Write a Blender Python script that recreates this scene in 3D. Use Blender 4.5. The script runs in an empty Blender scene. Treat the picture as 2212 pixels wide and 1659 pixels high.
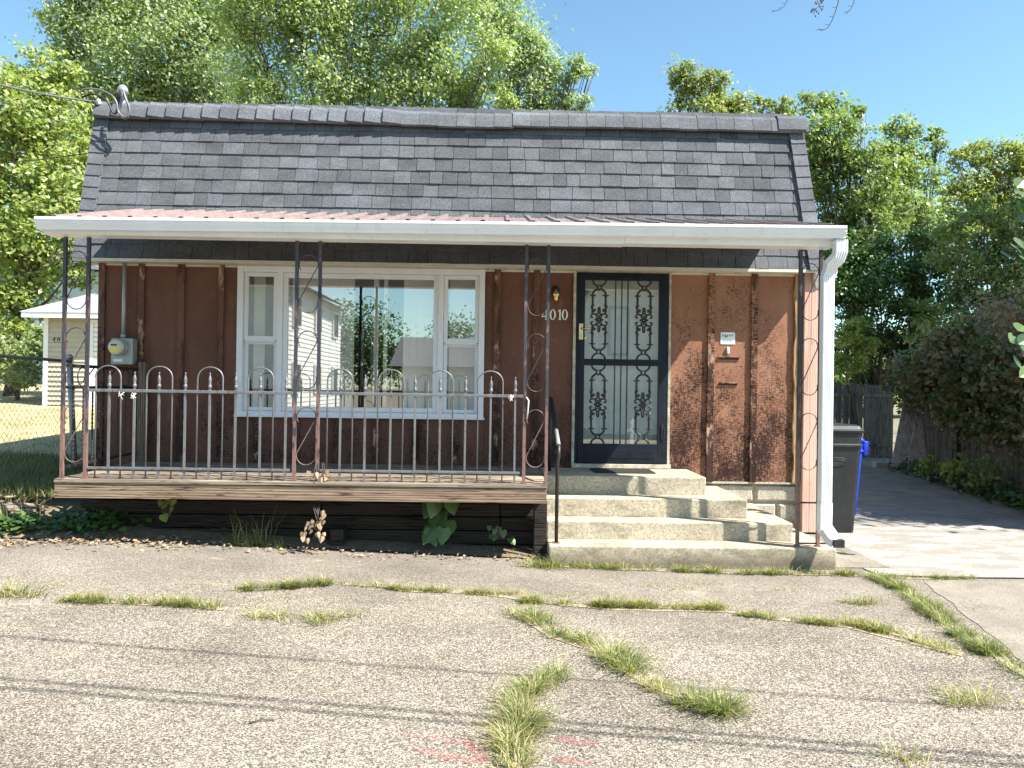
import bpy, math, random
import numpy as np
from math import sin, cos, pi, radians, atan2, sqrt, hypot
from mathutils import Vector, Matrix

# ------------------------------------------------------------------ camera, world, sun
scn = bpy.context.scene
COL = scn.collection
W_, F_ = 2212.0, 1620.0
CAM = Vector((0, -8, 1.6))
_a, _p, _t = radians(.9), radians(.25), radians(.8)
FW = Vector((sin(_a)*cos(_p), cos(_a)*cos(_p), sin(_p)))
_r0 = Vector((cos(_a), -sin(_a), 0)); _u0 = _r0.cross(FW)
RT = _r0*cos(_t) + _u0*sin(_t); UP = -_r0*sin(_t) + _u0*cos(_t)
cd = bpy.data.cameras.new('camera'); cam = bpy.data.objects.new('camera', cd); COL.objects.link(cam)
cd.sensor_width = 36; cd.lens = 36*F_/W_; cd.clip_start = .05; cd.clip_end = 2000
cam.matrix_world = Matrix(((RT.x, UP.x, -FW.x, CAM.x), (RT.y, UP.y, -FW.y, CAM.y), (RT.z, UP.z, -FW.z, CAM.z), (0, 0, 0, 1)))
scn.camera = cam
SUN = Vector((.74, -.37, 1)).normalized()
world = bpy.data.worlds.new('World'); scn.world = world; world.use_nodes = True
wn = world.node_tree; bg = wn.nodes['Background']
sky = wn.nodes.new('ShaderNodeTexSky'); sky.sky_type = 'NISHITA'; sky.sun_disc = False
sky.sun_elevation = math.asin(SUN.z); sky.sun_rotation = atan2(SUN.x, SUN.y)
sky.air_density = 1.0; sky.dust_density = .35; sky.ozone_density = 1.3
tintn = wn.nodes.new('ShaderNodeMix'); tintn.data_type = 'RGBA'; tintn.blend_type = 'MULTIPLY'; tintn.inputs[0].default_value = 1
tintn.inputs[7].default_value = (.88, 1.07, 1.02, 1); wn.links.new(sky.outputs[0], tintn.inputs[6]); wn.links.new(tintn.outputs[2], bg.inputs[0]); bg.inputs[1].default_value = .095
sl = bpy.data.lights.new('sun', 'SUN'); sl.energy = 5.0; sl.angle = radians(.45); sl.color = (1, .955, .88)
so = bpy.data.objects.new('sun', sl); COL.objects.link(so); so.rotation_euler = SUN.to_track_quat('Z', 'Y').to_euler()
scn.view_settings.view_transform = 'Standard'; scn.view_settings.look = 'None'
scn.view_settings.exposure = 1.42; scn.view_settings.gamma = 1
scn.view_settings.use_curve_mapping = False

# ------------------------------------------------------------------ helpers
random.seed(7); RNG = np.random.default_rng(11)
def ray(x, y): return RT*((x-1106)/F_) - UP*((y-829.5)/F_) + FW
def at(x, y, Y):
    d = ray(x, y); return CAM + d*((Y-CAM.y)/d.y)
def atz(x, y, z):
    d = ray(x, y); return CAM + d*((z-CAM.z)/d.z)
def rnd(a, b): return random.uniform(a, b)
def sstep(a, b, x):
    t = min(1, max(0, (x-a)/(b-a))); return t*t*(3-2*t)

class MB:
    def __init__(s): s.v = []; s.f = []; s.sm = []
    def add(s, vs, fs, smooth=False):
        o = len(s.v); s.v += [tuple(v) for v in vs]; s.f += [tuple(i+o for i in f) for f in fs]; s.sm += [smooth]*len(fs); return s
    def box(s, x0, x1, y0, y1, z0, z1, M=None):
        vs = [Vector((x, y, z)) for z in (z0, z1) for y in (y0, y1) for x in (x0, x1)]
        if M is not None: vs = [M @ v for v in vs]
        return s.add(vs, [(0, 2, 3, 1), (4, 5, 7, 6), (0, 1, 5, 4), (1, 3, 7, 5), (3, 2, 6, 7), (2, 0, 4, 6)])
    def bar(s, a, b, w, h, up=(0, 0, 1)):
        a = Vector(a); b = Vector(b); d = (b-a).normalized(); u = Vector(up)
        if abs(d.dot(u)) > .98: u = Vector((0, 1, 0))
        r = d.cross(u).normalized(); u = r.cross(d)
        vs = [p + r*i*w/2 + u*j*h/2 for p in (a, b) for j in (-1, 1) for i in (-1, 1)]
        return s.add(vs, [(0, 1, 3, 2), (4, 6, 7, 5), (0, 4, 5, 1), (1, 5, 7, 3), (3, 7, 6, 2), (2, 6, 4, 0)])
    def tube(s, pts, r, n=6, closed=False, cap=True):
        pts = [Vector(p) for p in pts]; m = len(pts); rr = r if isinstance(r, (list, tuple)) else [r]*m
        vs = []; prev = None
        for i, p in enumerate(pts):
            if closed: d = pts[(i+1) % m]-pts[i-1]
            else: d = pts[min(i+1, m-1)]-pts[max(i-1, 0)]
            if d.length < 1e-9: d = Vector((0, 0, 1))
            d.normalize()
            if prev is None:
                u = Vector((0, 1, 0)) if abs(d.y) < .9 else Vector((1, 0, 0))
            else: u = prev
            u = (u - d*u.dot(d)).normalized(); prev = u; w = d.cross(u)
            for k in range(n):
                a = 2*pi*k/n; vs.append(p + (u*cos(a)+w*sin(a))*rr[i])
        fs = []
        for i in range(m if closed else m-1):
            j = (i+1) % m
            for k in range(n): fs.append((i*n+k, i*n+(k+1) % n, j*n+(k+1) % n, j*n+k))
        s.add(vs, fs, True)
        if cap and not closed:
            o = len(s.v)-m*n; s.f += [tuple(o+k for k in range(n))[::-1], tuple(o+(m-1)*n+k for k in range(n))]; s.sm += [False]*2
        return s
    def lathe(s, prof, c=(0, 0, 0), n=12, M=None):
        vs = [Vector((c[0]+r*cos(2*pi*k/n), c[1]+r*sin(2*pi*k/n), c[2]+z)) for r, z in prof for k in range(n)]
        if M is not None: vs = [M @ v for v in vs]
        fs = [(i*n+k, i*n+(k+1) % n, (i+1)*n+(k+1) % n, (i+1)*n+k) for i in range(len(prof)-1) for k in range(n)]
        fs += [tuple(range(n))[::-1], tuple((len(prof)-1)*n+k for k in range(n))]
        s.add(vs, fs, True); s.sm[-1] = s.sm[-2] = False; return s
    def prism(s, poly, M):      # poly in local (x, z), extruded y 0..1 through M
        n = len(poly); vs = [M @ Vector((x, y, z)) for y in (0, 1) for x, z in poly]
        fs = [tuple(range(n)), tuple(range(2*n-1, n-1, -1))] + [(i, i+n, (i+1) % n+n, (i+1) % n) for i in range(n)]
        return s.add(vs, fs)
    def ring(s, outer, inner, M):
        n = len(outer); vs = [M @ Vector((x, y, z)) for y in (0, 1) for q in (outer, inner) for x, z in q]
        fs = []
        for i in range(n):
            j = (i+1) % n; o, q, O, Q = 0, n, 2*n, 3*n
            fs += [(o+i, o+j, q+j, q+i), (O+i, Q+i, Q+j, O+j), (o+i, O+i, O+j, o+j), (q+i, q+j, Q+j, Q+i)]
        return s.add(vs, fs)
    def mesh(s, name, m, off=(0, 0, 0)):
        me = bpy.data.meshes.new(name)
        me.from_pydata([(x-off[0], y-off[1], z-off[2]) for x, y, z in s.v], [], s.f)
        me.polygons.foreach_set('use_smooth', s.sm)
        if m: me.materials.append(m)
        return me
    def build(s, name, m, parent=None, bevel=0, kind=None, label=None):
        off = rootloc(parent)
        return link(name, s.mesh(name, m, off), parent, bevel, kind, label)
def rootloc(p):
    v = Vector((0, 0, 0))
    while p is not None: v = v + p.location; p = p.parent
    return v
def link(name, me, parent=None, bevel=0, kind=None, label=None):
    o = bpy.data.objects.new(name, me); COL.objects.link(o); o.parent = parent
    if bevel:
        b = o.modifiers.new('bevel', 'BEVEL'); b.width = bevel; b.segments = 2; b.limit_method = 'ANGLE'
    if kind: o['kind'] = kind
    if label: o['label'] = label
    return o
def tag(o, label, cat, group=None, kind=None):
    o['label'] = label; o['category'] = cat
    if group: o['group'] = group
    if kind: o['kind'] = kind
    return o
def thing(name, loc, label, cat, group=None):
    o = bpy.data.objects.new(name, None); COL.objects.link(o); o.location = loc; o.empty_display_size = .1
    return tag(o, label, cat, group)
def inst(name, me, parent, M):        # a shared mesh placed by a world matrix under an unrotated root
    o = link(name, me, parent); o.matrix_local = Matrix.Translation(-rootloc(parent)) @ M; return o
def npmesh(name, verts, faces_flat, sizes, m, tint=None):
    me = bpy.data.meshes.new(name); n = len(verts)
    me.vertices.add(n); me.vertices.foreach_set('co', np.asarray(verts, dtype=np.float32).ravel())
    me.loops.add(len(faces_flat)); me.loops.foreach_set('vertex_index', np.asarray(faces_flat, dtype=np.int32))
    st = np.concatenate([[0], np.cumsum(sizes)[:-1]]).astype(np.int32)
    me.polygons.add(len(sizes)); me.polygons.foreach_set('loop_start', st)
    me.update(calc_edges=True)
    if tint is not None:
        at_ = me.color_attributes.new('tint', 'FLOAT_COLOR', 'POINT')
        c = np.ones((n, 4), np.float32); c[:, :3] = tint; at_.data.foreach_set('color', c.ravel())
    me.materials.append(m); return me

# ------------------------------------------------------------------ materials
class NT:
    def __init__(s, name):
        s.m = bpy.data.materials.new(name); s.m.use_nodes = True; s.t = s.m.node_tree; s.t.nodes.clear()
        s.out = s.t.nodes.new('ShaderNodeOutputMaterial'); s._pos = None
    def n(s, ty, ins=None, **kw):
        x = s.t.nodes.new('ShaderNode'+ty)
        for k, v in kw.items(): setattr(x, k, v)
        for k, v in (ins or {}).items():
            if hasattr(v, 'is_output') or isinstance(v, bpy.types.NodeSocket): s.t.links.new(v, x.inputs[k])
            else: x.inputs[k].default_value = v
        return x
    def pos(s, sc=(1, 1, 1), off=(0, 0, 0)):
        if s._pos is None: s._pos = s.n('NewGeometry').outputs['Position']
        return s.n('Mapping', {'Vector': s._pos, 'Scale': sc, 'Location': off}).outputs[0]
    def noise(s, sc=1, st=(1, 1, 1), det=4, ro=.6, off=(0, 0, 0)):
        return s.n('TexNoise', {'Vector': s.pos(st, off), 'Scale': sc, 'Detail': det, 'Roughness': ro}).outputs[0]
    def ramp(s, f, stops):
        r = s.n('ValToRGB', {'Fac': f}); e = r.color_ramp.elements
        while len(e) < len(stops): e.new(.5)
        for q, (p, c) in zip(e, stops):
            q.position = p; q.color = (c, c, c, 1) if isinstance(c, (int, float)) else tuple(c)+(1,)
        return r.outputs[0]
    def mix(s, f, a, b, mode='MIX'):
        x = s.n('Mix', data_type='RGBA', blend_type=mode)
        for k, v in ((0, f), (6, a), (7, b)):
            if isinstance(v, bpy.types.NodeSocket): s.t.links.new(v, x.inputs[k])
            else: x.inputs[k].default_value = v if isinstance(v, (int, float)) else tuple(v)+(1,)
        return x.outputs[2]
    def math(s, op, a, b=0., clamp=False):
        return s.n('Math', {0: a, 1: b}, operation=op, use_clamp=clamp).outputs[0]
    def sep(s):
        if s._pos is None: s._pos = s.n('NewGeometry').outputs['Position']
        return s.n('SeparateXYZ', {0: s._pos}).outputs
    def bump(s, h, st=.3, d=.01):
        return s.n('Bump', {'Height': h, 'Strength': st, 'Distance': d}).outputs[0]
    def finish(s, col, rough=.7, bump=None, metal=0, spec=.5, extra=None):
        b = s.n('BsdfPrincipled', {'Roughness': rough, 'Metallic': metal, 'Specular IOR Level': spec})
        if isinstance(col, bpy.types.NodeSocket): s.t.links.new(col, b.inputs['Base Color'])
        else: b.inputs['Base Color'].default_value = tuple(col)+(1,)
        if bump is not None: s.t.links.new(bump, b.inputs['Normal'])
        for k, v in (extra or {}).items(): b.inputs[k].default_value = v
        s.t.links.new(b.outputs[0], s.out.inputs[0]); return s.m
def simple(name, c, rough=.6, metal=0, var=.15, sc=6, st=(1, 1, 1), bs=.15, spec=.5):
    t = NT(name); n = t.noise(sc, st, 5)
    c2 = tuple(x*(1-var*2) for x in c); c1 = tuple(min(1, x*(1+var)) for x in c)
    col = t.ramp(n, [(.3, c2), (.7, c1)])
    return t.finish(col, rough, t.bump(t.noise(sc*8, st, 3), bs, .004), metal, spec)

def m_shingle(name, lo=.78, hi=1.2):
    t = NT(name); oi = t.n('ObjectInfo').outputs['Random']
    tone = t.n('MapRange', {0: oi, 3: lo, 4: hi}).outputs[0]
    g = t.math('ADD', t.math('MULTIPLY', t.noise(70, det=4, ro=.9), .5), t.math('MULTIPLY', t.noise(190, det=2, ro=.8), .5))
    col = t.ramp(g, [(.34, (.032, .034, .038)), (.5, (.095, .100, .109)), (.66, (.215, .226, .244))])
    blot = t.ramp(t.noise(2.2, (1, 1, 2), 4), [(.3, .72), (.7, 1.18)])
    col = t.mix(1, col, blot, 'MULTIPLY')
    sc = t.n('VectorMath', {0: col, 'Scale': tone}, operation='SCALE').outputs[0]
    return t.finish(sc, .92, t.bump(g, .5, .003), spec=.25)
def m_siding(name, rotted=False):
    t = NT(name); X, Y, Z = t.sep()
    weave = t.noise(1, (22, 20, 95), 4, .65)
    weave2 = t.noise(1, (95, 20, 16), 4, .65, (3, 1, 7))
    patch = t.noise(1.7, (1.2, 1, 1), 5, .6, (4.3, 0, 2.2))
    blotch = t.noise(5.5, (1, 1, .8), 5, .65, (1, 9, 3))
    right = t.n('MapRange', {0: X, 1: -.4, 2: 2.0, 3: .02, 4: .13}).outputs[0]
    low = t.n('MapRange', {0: Z, 1: 2.35, 2: .9, 3: -.09, 4: .05}).outputs[0]
    a = t.math('ADD', t.math('MULTIPLY', patch, .40), t.math('MULTIPLY', blotch, .26))
    w = t.math('ADD', t.math('MULTIPLY', weave, .50), t.math('MULTIPLY', weave2, .42))
    a = t.math('ADD', a, w); a = t.math('ADD', a, right); a = t.math('ADD', a, low)
    stain = t.ramp(a, [(.86 if not rotted else .79, 0), (1.0 if not rotted else .90, .97)])
    paint = t.ramp(t.noise(2.5, (1, 1, .5), 4, .6), [(.3, (.125, .066, .049)), (.7, (.20, .108, .079))])
    paint = t.mix(t.n('MapRange', {0: X, 1: .9, 2: 2.0, 3: 0, 4: .85}).outputs[0], paint, t.ramp(t.noise(2.5, (1, 1, .5), 4, .6), [(.3, (.33, .162, .10)), (.7, (.47, .255, .165))]))
    paint = t.mix(t.ramp(t.noise(9, (1, 1, .6), 5, .7, (5, 5, 5)), [(.56, 0), (.72, .5)]), paint, (.40, .17, .10))
    paint = t.mix(t.math('MULTIPLY', weave, .5), paint, (.14, .056, .040))
    col = t.mix(stain, paint, (.026, .015, .014))
    if rotted:
        worn = t.ramp(t.noise(4.5, (1.3, 1, .5), 6, .7, (8, 2, 6)), [(.57, 0), (.62, 1)])
        col = t.mix(worn, col, (.42, .27, .20))
        rt = t.ramp(t.noise(3.0, (1.5, 1, .35), 5, .7, (2, 7, 1)), [(.50, 0), (.57, 1)])
        col = t.mix(t.math('MULTIPLY', rt, .85), col, (.055, .035, .028))
    return t.finish(col, .95, t.bump(t.math('ADD', weave, weave2), .45, .006), spec=.12)
def m_wood(name, c1, c2, dark, axis='x', cracks=.58):
    t = NT(name); st = {'x': (2.2, 38, 38), 'z': (38, 38, 2.2), 'y': (38, 2.2, 38)}[axis]
    big = {'x': (1, 6, 7), 'z': (7, 6, 1), 'y': (6, 1, 7)}[axis]
    w = t.n('TexWave', {'Vector': t.pos({'x': (.5, 6, 9), 'z': (9, 6, .5), 'y': (6, .5, 9)}[axis]), 'Scale': 1.6, 'Distortion': 7.5, 'Detail': 3, 'Detail Scale': 1.2}, wave_type='BANDS', bands_direction='Z' if axis != 'z' else 'X').outputs[1]
    g = t.noise(1, st, 5, .7)
    f = t.math('ADD', t.math('MULTIPLY', g, .6), t.math('MULTIPLY', w, .4))
    col = t.ramp(f, [(.3, c2), (.62, c1)])
    col = t.mix(t.ramp(t.noise(1.6, big, 4, .6, (3, 3, 3)), [(.42, 0), (.7, .55)]), col, dark)
    col = t.mix(t.ramp(t.noise(1, tuple(q*1.6 for q in st), 3, .6, (9, 1, 2)), [(cracks, 0), (cracks+.05, .9)]), col, tuple(x*.25 for x in dark))
    oi = t.n('ObjectInfo').outputs['Random']; tone = t.n('MapRange', {0: oi, 3: .82, 4: 1.12}).outputs[0]
    col = t.n('VectorMath', {0: col, 'Scale': tone}, operation='SCALE').outputs[0]
    return t.finish(col, .85, t.bump(f, .4, .004), spec=.25)
def m_pad():
    t = NT('exposed aggregate'); X, Y, Z = t.sep()
    v = t.n('TexVoronoi', {'Vector': t.pos(), 'Scale': 140, 'Randomness': 1})
    v2 = t.n('TexVoronoi', {'Vector': t.pos((1, 1, 1), (5, 3, 0)), 'Scale': 190})
    cell = t.n('SeparateColor', {0: v.outputs['Color']}).outputs[0]
    cell2 = t.n('SeparateColor', {0: v2.outputs['Color']}).outputs[1]
    f = t.math('ADD', t.math('MULTIPLY', cell, .62), t.math('MULTIPLY', cell2, .38))
    col = t.ramp(f, [(.14, (.05, .043, .04)), (.30, (.135, .115, .095)), (.48, (.225, .19, .145)), (.66, (.35, .298, .226)), (.88, (.62, .55, .44))])
    gap = t.ramp(v.outputs['Distance'], [(.45, 0), (.75, 1)])
    col = t.mix(t.math('MULTIPLY', gap, .45), col, (.055, .048, .044))
    # nearer the house the surface is smoother and greyer
    smooth = t.n('MapRange', {0: t.math('ADD', Y, t.math('MULTIPLY', t.noise(.9, det=4), 1.6)), 1: -2.6, 2: -.7, 3: 0, 4: .62}).outputs[0]
    col = t.mix(smooth, col, t.ramp(t.noise(60, det=3, ro=.8), [(.3, (.13, .112, .095)), (.7, (.29, .25, .208))]))
    patch = t.ramp(t.noise(.75, (1, 1.6, 1), 6, .6), [(.32, .74), (.5, 1.0), (.68, 1.2)])
    col = t.mix(1, col, patch, 'MULTIPLY')
    light = t.ramp(t.noise(2.6, (1, 2.2, 1), 5, .65, (6, 2, 0)), [(.60, 0), (.74, .4)])
    col = t.mix(light, col, (.50, .45, .37))
    dk = t.ramp(t.noise(2.4, (1, 1.8, 1), 6, .75, (1, 8, 0)), [(.56, 0), (.72, .5)])
    col = t.mix(dk, col, (.10, .085, .075))
    h = t.math('SUBTRACT', f, t.math('MULTIPLY', v.outputs['Distance'], .8))
    return t.finish(col, .85, t.bump(h, .75, .006), spec=.3)
def m_concrete(name, c, dirt=.5, speck=70, low=0):
    t = NT(name)
    base = t.ramp(t.noise(1.8, det=6, ro=.65), [(.3, tuple(x*.74 for x in c)), (.7, tuple(min(1, x*1.15) for x in c))])
    sp = t.ramp(t.noise(speck*.7, det=4, ro=.85), [(.36, .5), (.5, 1), (.66, 1.4)])
    col = t.mix(.85, base, sp, 'MULTIPLY')
    st = t.ramp(t.noise(3.2, (1, 1, 2.4), 6, .7, (3, 4, 5)), [(.5, 0), (.68, dirt)])
    col = t.mix(st, col, tuple(x*.36 for x in c))
    if low:
        zf = t.n('MapRange', {0: t.math('ADD', t.sep()[2], t.math('MULTIPLY', t.noise(5, (1, 1, 2), 5, .7), -.22)), 1: .12, 2: -.02, 3: 0, 4: .8}).outputs[0]
        col = t.mix(zf, col, (.13, .105, .07))
    pit = t.ramp(t.noise(38, det=2, off=(7, 7, 7)), [(.68, 0), (.72, .8)])
    col = t.mix(pit, col, tuple(x*.25 for x in c))
    return t.finish(col, .88, t.bump(t.noise(speck*.8, det=4, ro=.8), .55, .006), spec=.25)
def m_leaf(name, c1, c2, rough=.42, trans=.34, hue=(.5, .5, .5)):
    t = NT(name); a = t.n('Attribute', attribute_name='tint').outputs['Color']
    s = t.n('SeparateColor', {0: a}).outputs
    col = t.mix(s[0], c1, c2)
    col = t.mix(s[1], col, hue)
    b = t.n('BsdfPrincipled', {'Roughness': rough, 'Base Color': col, 'Specular IOR Level': .5})
    tc = t.mix(1, col, (1.0, 1.25, .45), 'MULTIPLY')
    tr = t.n('BsdfTranslucent', {'Color': tc})
    mx = t.n('MixShader', {0: trans, 1: b.outputs[0], 2: tr.outputs[0]})
    t.t.links.new(mx.outputs[0], t.out.inputs[0]); return t.m
def m_metal_paint(name, c, rust, amt=.6, rough=.5, metal=.0, low=0):
    t = NT(name); nf = t.noise(22, (1, 1, .4), 5, .7)
    if low: nf = t.math('ADD', nf, t.n('MapRange', {0: t.sep()[2], 1: 1.75, 2: 1.0, 3: -.09, 4: .12}).outputs[0])
    f = t.ramp(nf, [(amt-.06, 0), (amt+.04, 1)])
    base = t.ramp(t.noise(8, (1, 1, .3), 4), [(.3, tuple(x*.75 for x in c)), (.7, tuple(x*1.15 for x in c))])
    return t.finish(t.mix(f, base, rust), rough, t.bump(t.noise(90), .2, .001), metal)
def m_glass(name, refl=.3, tint=(.8, .85, .85)):
    t = NT(name)
    g = t.n('BsdfGlossy', {'Roughness': .0, 'Color': (1, 1, 1, 1), 'Normal': t.bump(t.noise(1.1, det=1), .02, .01)})
    tr = t.n('BsdfTransparent', {'Color': tint+(1,)})
    lw = t.n('LayerWeight', {'Blend': .5}).outputs['Facing']
    f = t.math('ADD', t.math('MULTIPLY', t.math('POWER', lw, 4), 1-refl), refl, True)
    mx = t.n('MixShader', {0: f, 1: tr.outputs[0], 2: g.outputs[0]}); t.t.links.new(mx.outputs[0], t.out.inputs[0]); return t.m

M = {}
M['shingle'] = m_shingle('asphalt shingle'); M['cap'] = m_shingle('cap shingle', 1.0, 1.3)
M['siding'] = m_siding('red brown plywood'); M['batten'] = m_siding('weathered batten', True)
M['deckwood'] = m_wood('silvered decking', (.36, .30, .23), (.17, .135, .10), (.13, .085, .055))
M['fascia'] = m_wood('weathered fascia', (.33, .245, .175), (.13, .088, .06), (.12, .06, .035))
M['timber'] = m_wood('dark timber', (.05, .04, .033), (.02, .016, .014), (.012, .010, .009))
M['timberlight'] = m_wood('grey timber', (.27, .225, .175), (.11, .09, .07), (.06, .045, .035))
M['post'] = m_wood('raw post', (.30, .235, .18), (.13, .09, .065), (.07, .045, .03), 'z')
M['lean'] = m_wood('grey leaning plank', (.46, .43, .40), (.26, .245, .23), (.12, .11, .10), 'z')
M['cedar'] = m_wood('pink cedar', (.60, .40, .32), (.44, .28, .22), (.36, .22, .16), 'z', .66)
M['yellowwood'] = m_wood('raw yellow batten', (.50, .33, .17), (.26, .15, .08), (.14, .08, .05), 'z', .56)
M['fencewood'] = m_wood('grey fence board', (.165, .15, .135), (.07, .063, .056), (.035, .03, .026), 'z')
M['pad'] = m_pad()
M['concrete'] = m_concrete('step concrete', (.46, .40, .295), .75, low=1)
M['block'] = m_concrete('foundation block', (.44, .40, .32), .3)
M['drive'] = m_concrete('driveway', (.25, .226, .195), .6, 90)
M['lightdrive'] = m_concrete('pale driveway', (.58, .54, .47), .35, 120)
M['drive2'] = m_concrete('side slab', (.27, .235, .19), .35, 110)
wt = NT('white aluminium'); wc = wt.ramp(wt.noise(3, (1, 1, .6), 5), [(.3, (.74, .75, .76)), (.7, (.82, .83, .84))])
wc = wt.mix(wt.ramp(wt.noise(9, (1.5, 1, .35), 6, .7), [(.56, 0), (.72, .35)]), wc, (.48, .46, .40))
M['white'] = wt.finish(wc, .34, wt.bump(wt.noise(1.6, (1, 1, 3)), .25, .02))
M['cream'] = simple('cream soffit', (.62, .59, .50), .5, var=.06)
M['creamdirty'] = simple('dirty cream trim', (.50, .45, .35), .6, var=.25, sc=14)
M['vinyl'] = simple('white vinyl', (.80, .81, .84), .3, var=.03)
M['roofmetal'] = m_metal_paint('brown roof metal', (.27, .20, .185), (.20, .14, .125), .66, .32)
M['flash'] = m_metal_paint('brown flashing', (.16, .09, .075), (.09, .06, .05), .5, .6)
M['black'] = m_metal_paint('black paint', (.022, .022, .026), (.10, .045, .03), .68, .45)
M['postmetal'] = m_metal_paint('dark post paint', (.045, .04, .05), (.20, .115, .095), .53, .5, low=1)
M['steel'] = m_metal_paint('worn steel rail', (.19, .19, .195), (.15, .105, .085), .60, .45, .35)
M['door'] = simple('black storm door', (.010, .014, .024), .45, var=.2, sc=10, spec=.25)
M['doorcream'] = simple('cream door', (.78, .76, .68), .5, var=.1)
M['doorgrey'] = simple('grey glazing frame', (.25, .27, .30), .4, var=.1)
M['brass'] = simple('brass', (.75, .58, .28), .25, 1, var=.1)
M['paleglass'] = simple('frosted leaded glass', (.62, .66, .68), .2, var=.08)
M['glass'] = m_glass('window glass', .36, (.94, .95, .94)); M['doorglass'] = m_glass('door glass', .33)
M['blind'] = simple('beige blind fabric', (.88, .85, .78), .8, var=.06, sc=3)
M['interior'] = simple('dark interior', (.06, .055, .05), .8)
M['galv'] = simple('galvanised grey', (.36, .38, .38), .45, .3, var=.12)
M['meterglass'] = simple('meter dome', (.62, .60, .42), .12, var=.1)
M['yellow'] = simple('yellow meter label', (.75, .68, .12), .5, var=.05)
M['dark'] = simple('near black', (.02, .02, .02), .6)
M['number'] = simple('cream numerals', (.86, .84, .74), .5, var=.05)
M['paper'] = simple('white paper', (.80, .82, .84), .6, var=.03)
M['ink'] = simple('grey ink', (.32, .34, .36), .7); M['teal'] = simple('teal ink', (.05, .35, .36), .6)
M['bin'] = simple('black bin plastic', (.013, .014, .016), .5, var=.35, sc=5)
M['bluebin'] = simple('blue bin plastic', (.02, .06, .62), .4, var=.1)
M['rubber'] = simple('black rubber', (.02, .02, .022), .75)
M['cable'] = simple('grey cable', (.16, .16, .17), .5, .2); M['blackcable'] = simple('black cable', (.02, .02, .025), .5)
M['ceramic'] = simple('white insulator', (.75, .73, .70), .3)
M['link'] = simple('chain link wire', (.24, .20, .17), .55, .4)
M['beige'] = simple('beige vinyl siding', (.47, .44, .34), .6, var=.04)
M['garageroof'] = m_concrete('pale shingle roof', (.33, .33, .34), .4, 20)
M['bluegreen'] = simple('pale blue siding', (.50, .58, .60), .6, var=.04)
M['streetwhite'] = simple('white clapboard', (.78, .77, .72), .6, var=.04)
M['greyroof'] = simple('grey shingles far', (.13, .13, .135), .9)
M['bark'] = simple('bark', (.11, .09, .07), .9, var=.3, sc=8, st=(3, 3, .5), bs=.6)
M['redpaint'] = None
M['soil'] = m_concrete('soil and litter', (.20, .155, .11), .6, 50)
M['dryleaf'] = m_leaf('dead leaves', (.20, .12, .065), (.42, .31, .20), .7, .15, (.55, .45, .33))
M['grass'] = m_leaf('crack grass', (.09, .135, .035), (.33, .34, .12), .5, .36, (.60, .49, .28))
M['lawngrass'] = m_leaf('dry lawn grass', (.36, .33, .15), (.50, .42, .23), .6, .25, (.10, .14, .04))
M['ivy'] = m_leaf('ivy leaves', (.035, .085, .022), (.085, .15, .035), .35, .2, (.15, .17, .05))
M['leaf1'] = m_leaf('yellow green foliage', (.18, .25, .06), (.40, .44, .14), .42, .46, (.56, .48, .20))
M['leaf2'] = m_leaf('grey green foliage', (.19, .25, .11), (.42, .47, .25), .40, .46, (.55, .55, .36))
M['leaf3'] = m_leaf('bright green foliage', (.18, .25, .075), (.44, .48, .22), .38, .46, (.62, .60, .40))
M['leaf4'] = m_leaf('dark green foliage', (.035, .085, .022), (.09, .17, .04), .38, .32, (.20, .24, .08))
M['leaf5'] = m_leaf('olive foliage', (.18, .22, .07), (.38, .39, .15), .45, .45, (.46, .40, .18))
M['leaf6'] = m_leaf('mid green foliage', (.125, .19, .06), (.32, .37, .15), .40, .44, (.46, .46, .22))
M['vine'] = m_leaf('drying vine leaves', (.15, .10, .065), (.30, .23, .15), .42, .30, (.06, .135, .035))
M['twig'] = simple('bare twig', (.09, .075, .08), .8)

# ------------------------------------------------------------------ terrain
def padz(x, y):
    left = min(1, max(0, (.9-x)/4.2)); back = sstep(-4.2, -1.0, y)
    return .004 + (.045 + .16*left)*back
def lawnz(x, y): return .50 + .035*max(0, y+.5) + .02*max(0, -x-4)
def onpad(px, py):
    p = atz(px, py, 0)
    for _ in range(6): p = atz(px, py, padz(p.x, p.y))
    return p
def sheet(name, xs, ys, zf, m, kind='structure', parent=None, label=None):
    b = MB(); nx, ny = len(xs), len(ys)
    b.v = [(x, y, zf(x, y)) for y in ys for x in xs]
    b.f = [(j*nx+i, j*nx+i+1, (j+1)*nx+i+1, (j+1)*nx+i) for j in range(ny-1) for i in range(nx-1)]
    b.sm = [True]*len(b.f)
    return b.build(name, m, parent, kind=kind, label=label)
gm = NT('far ground'); M['farground'] = gm.finish(gm.ramp(gm.noise(.5, det=6), [(.3, (.13, .12, .07)), (.7, (.24, .20, .12))]), .95)
sheet('ground', [-400, -60, -12, -4.5, 0, 4, 8, 20, 60, 400], [-400, -60, -12, 0, 12, 40, 120, 400], lambda x, y: -.12, M['farground'])
sheet('parking_pad', [-9 + .4*i for i in range(50)], [-9.4 + .3*i for i in range(31)], padz, M['pad'])
lm = NT('dry lawn'); lc = lm.ramp(lm.noise(1.1, det=6, ro=.7), [(.3, (.30, .25, .13)), (.55, (.46, .37, .21)), (.75, (.58, .48, .30))])
lc = lm.mix(lm.ramp(lm.noise(2.2, det=5, off=(3, 3, 0)), [(.52, 0), (.68, .7)]), lc, (.16, .20, .06))
M['lawn'] = lm.finish(lc, .95, lm.bump(lm.noise(40, det=4), .8, .02))
sheet('lawn', [-60, -40, -25]+[-18+.5*i for i in range(28)], [-.95+.5*i for i in range(10)]+[5, 8, 12, 20, 40, 70], lambda x, y: lawnz(x, y), M['lawn'])
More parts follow.
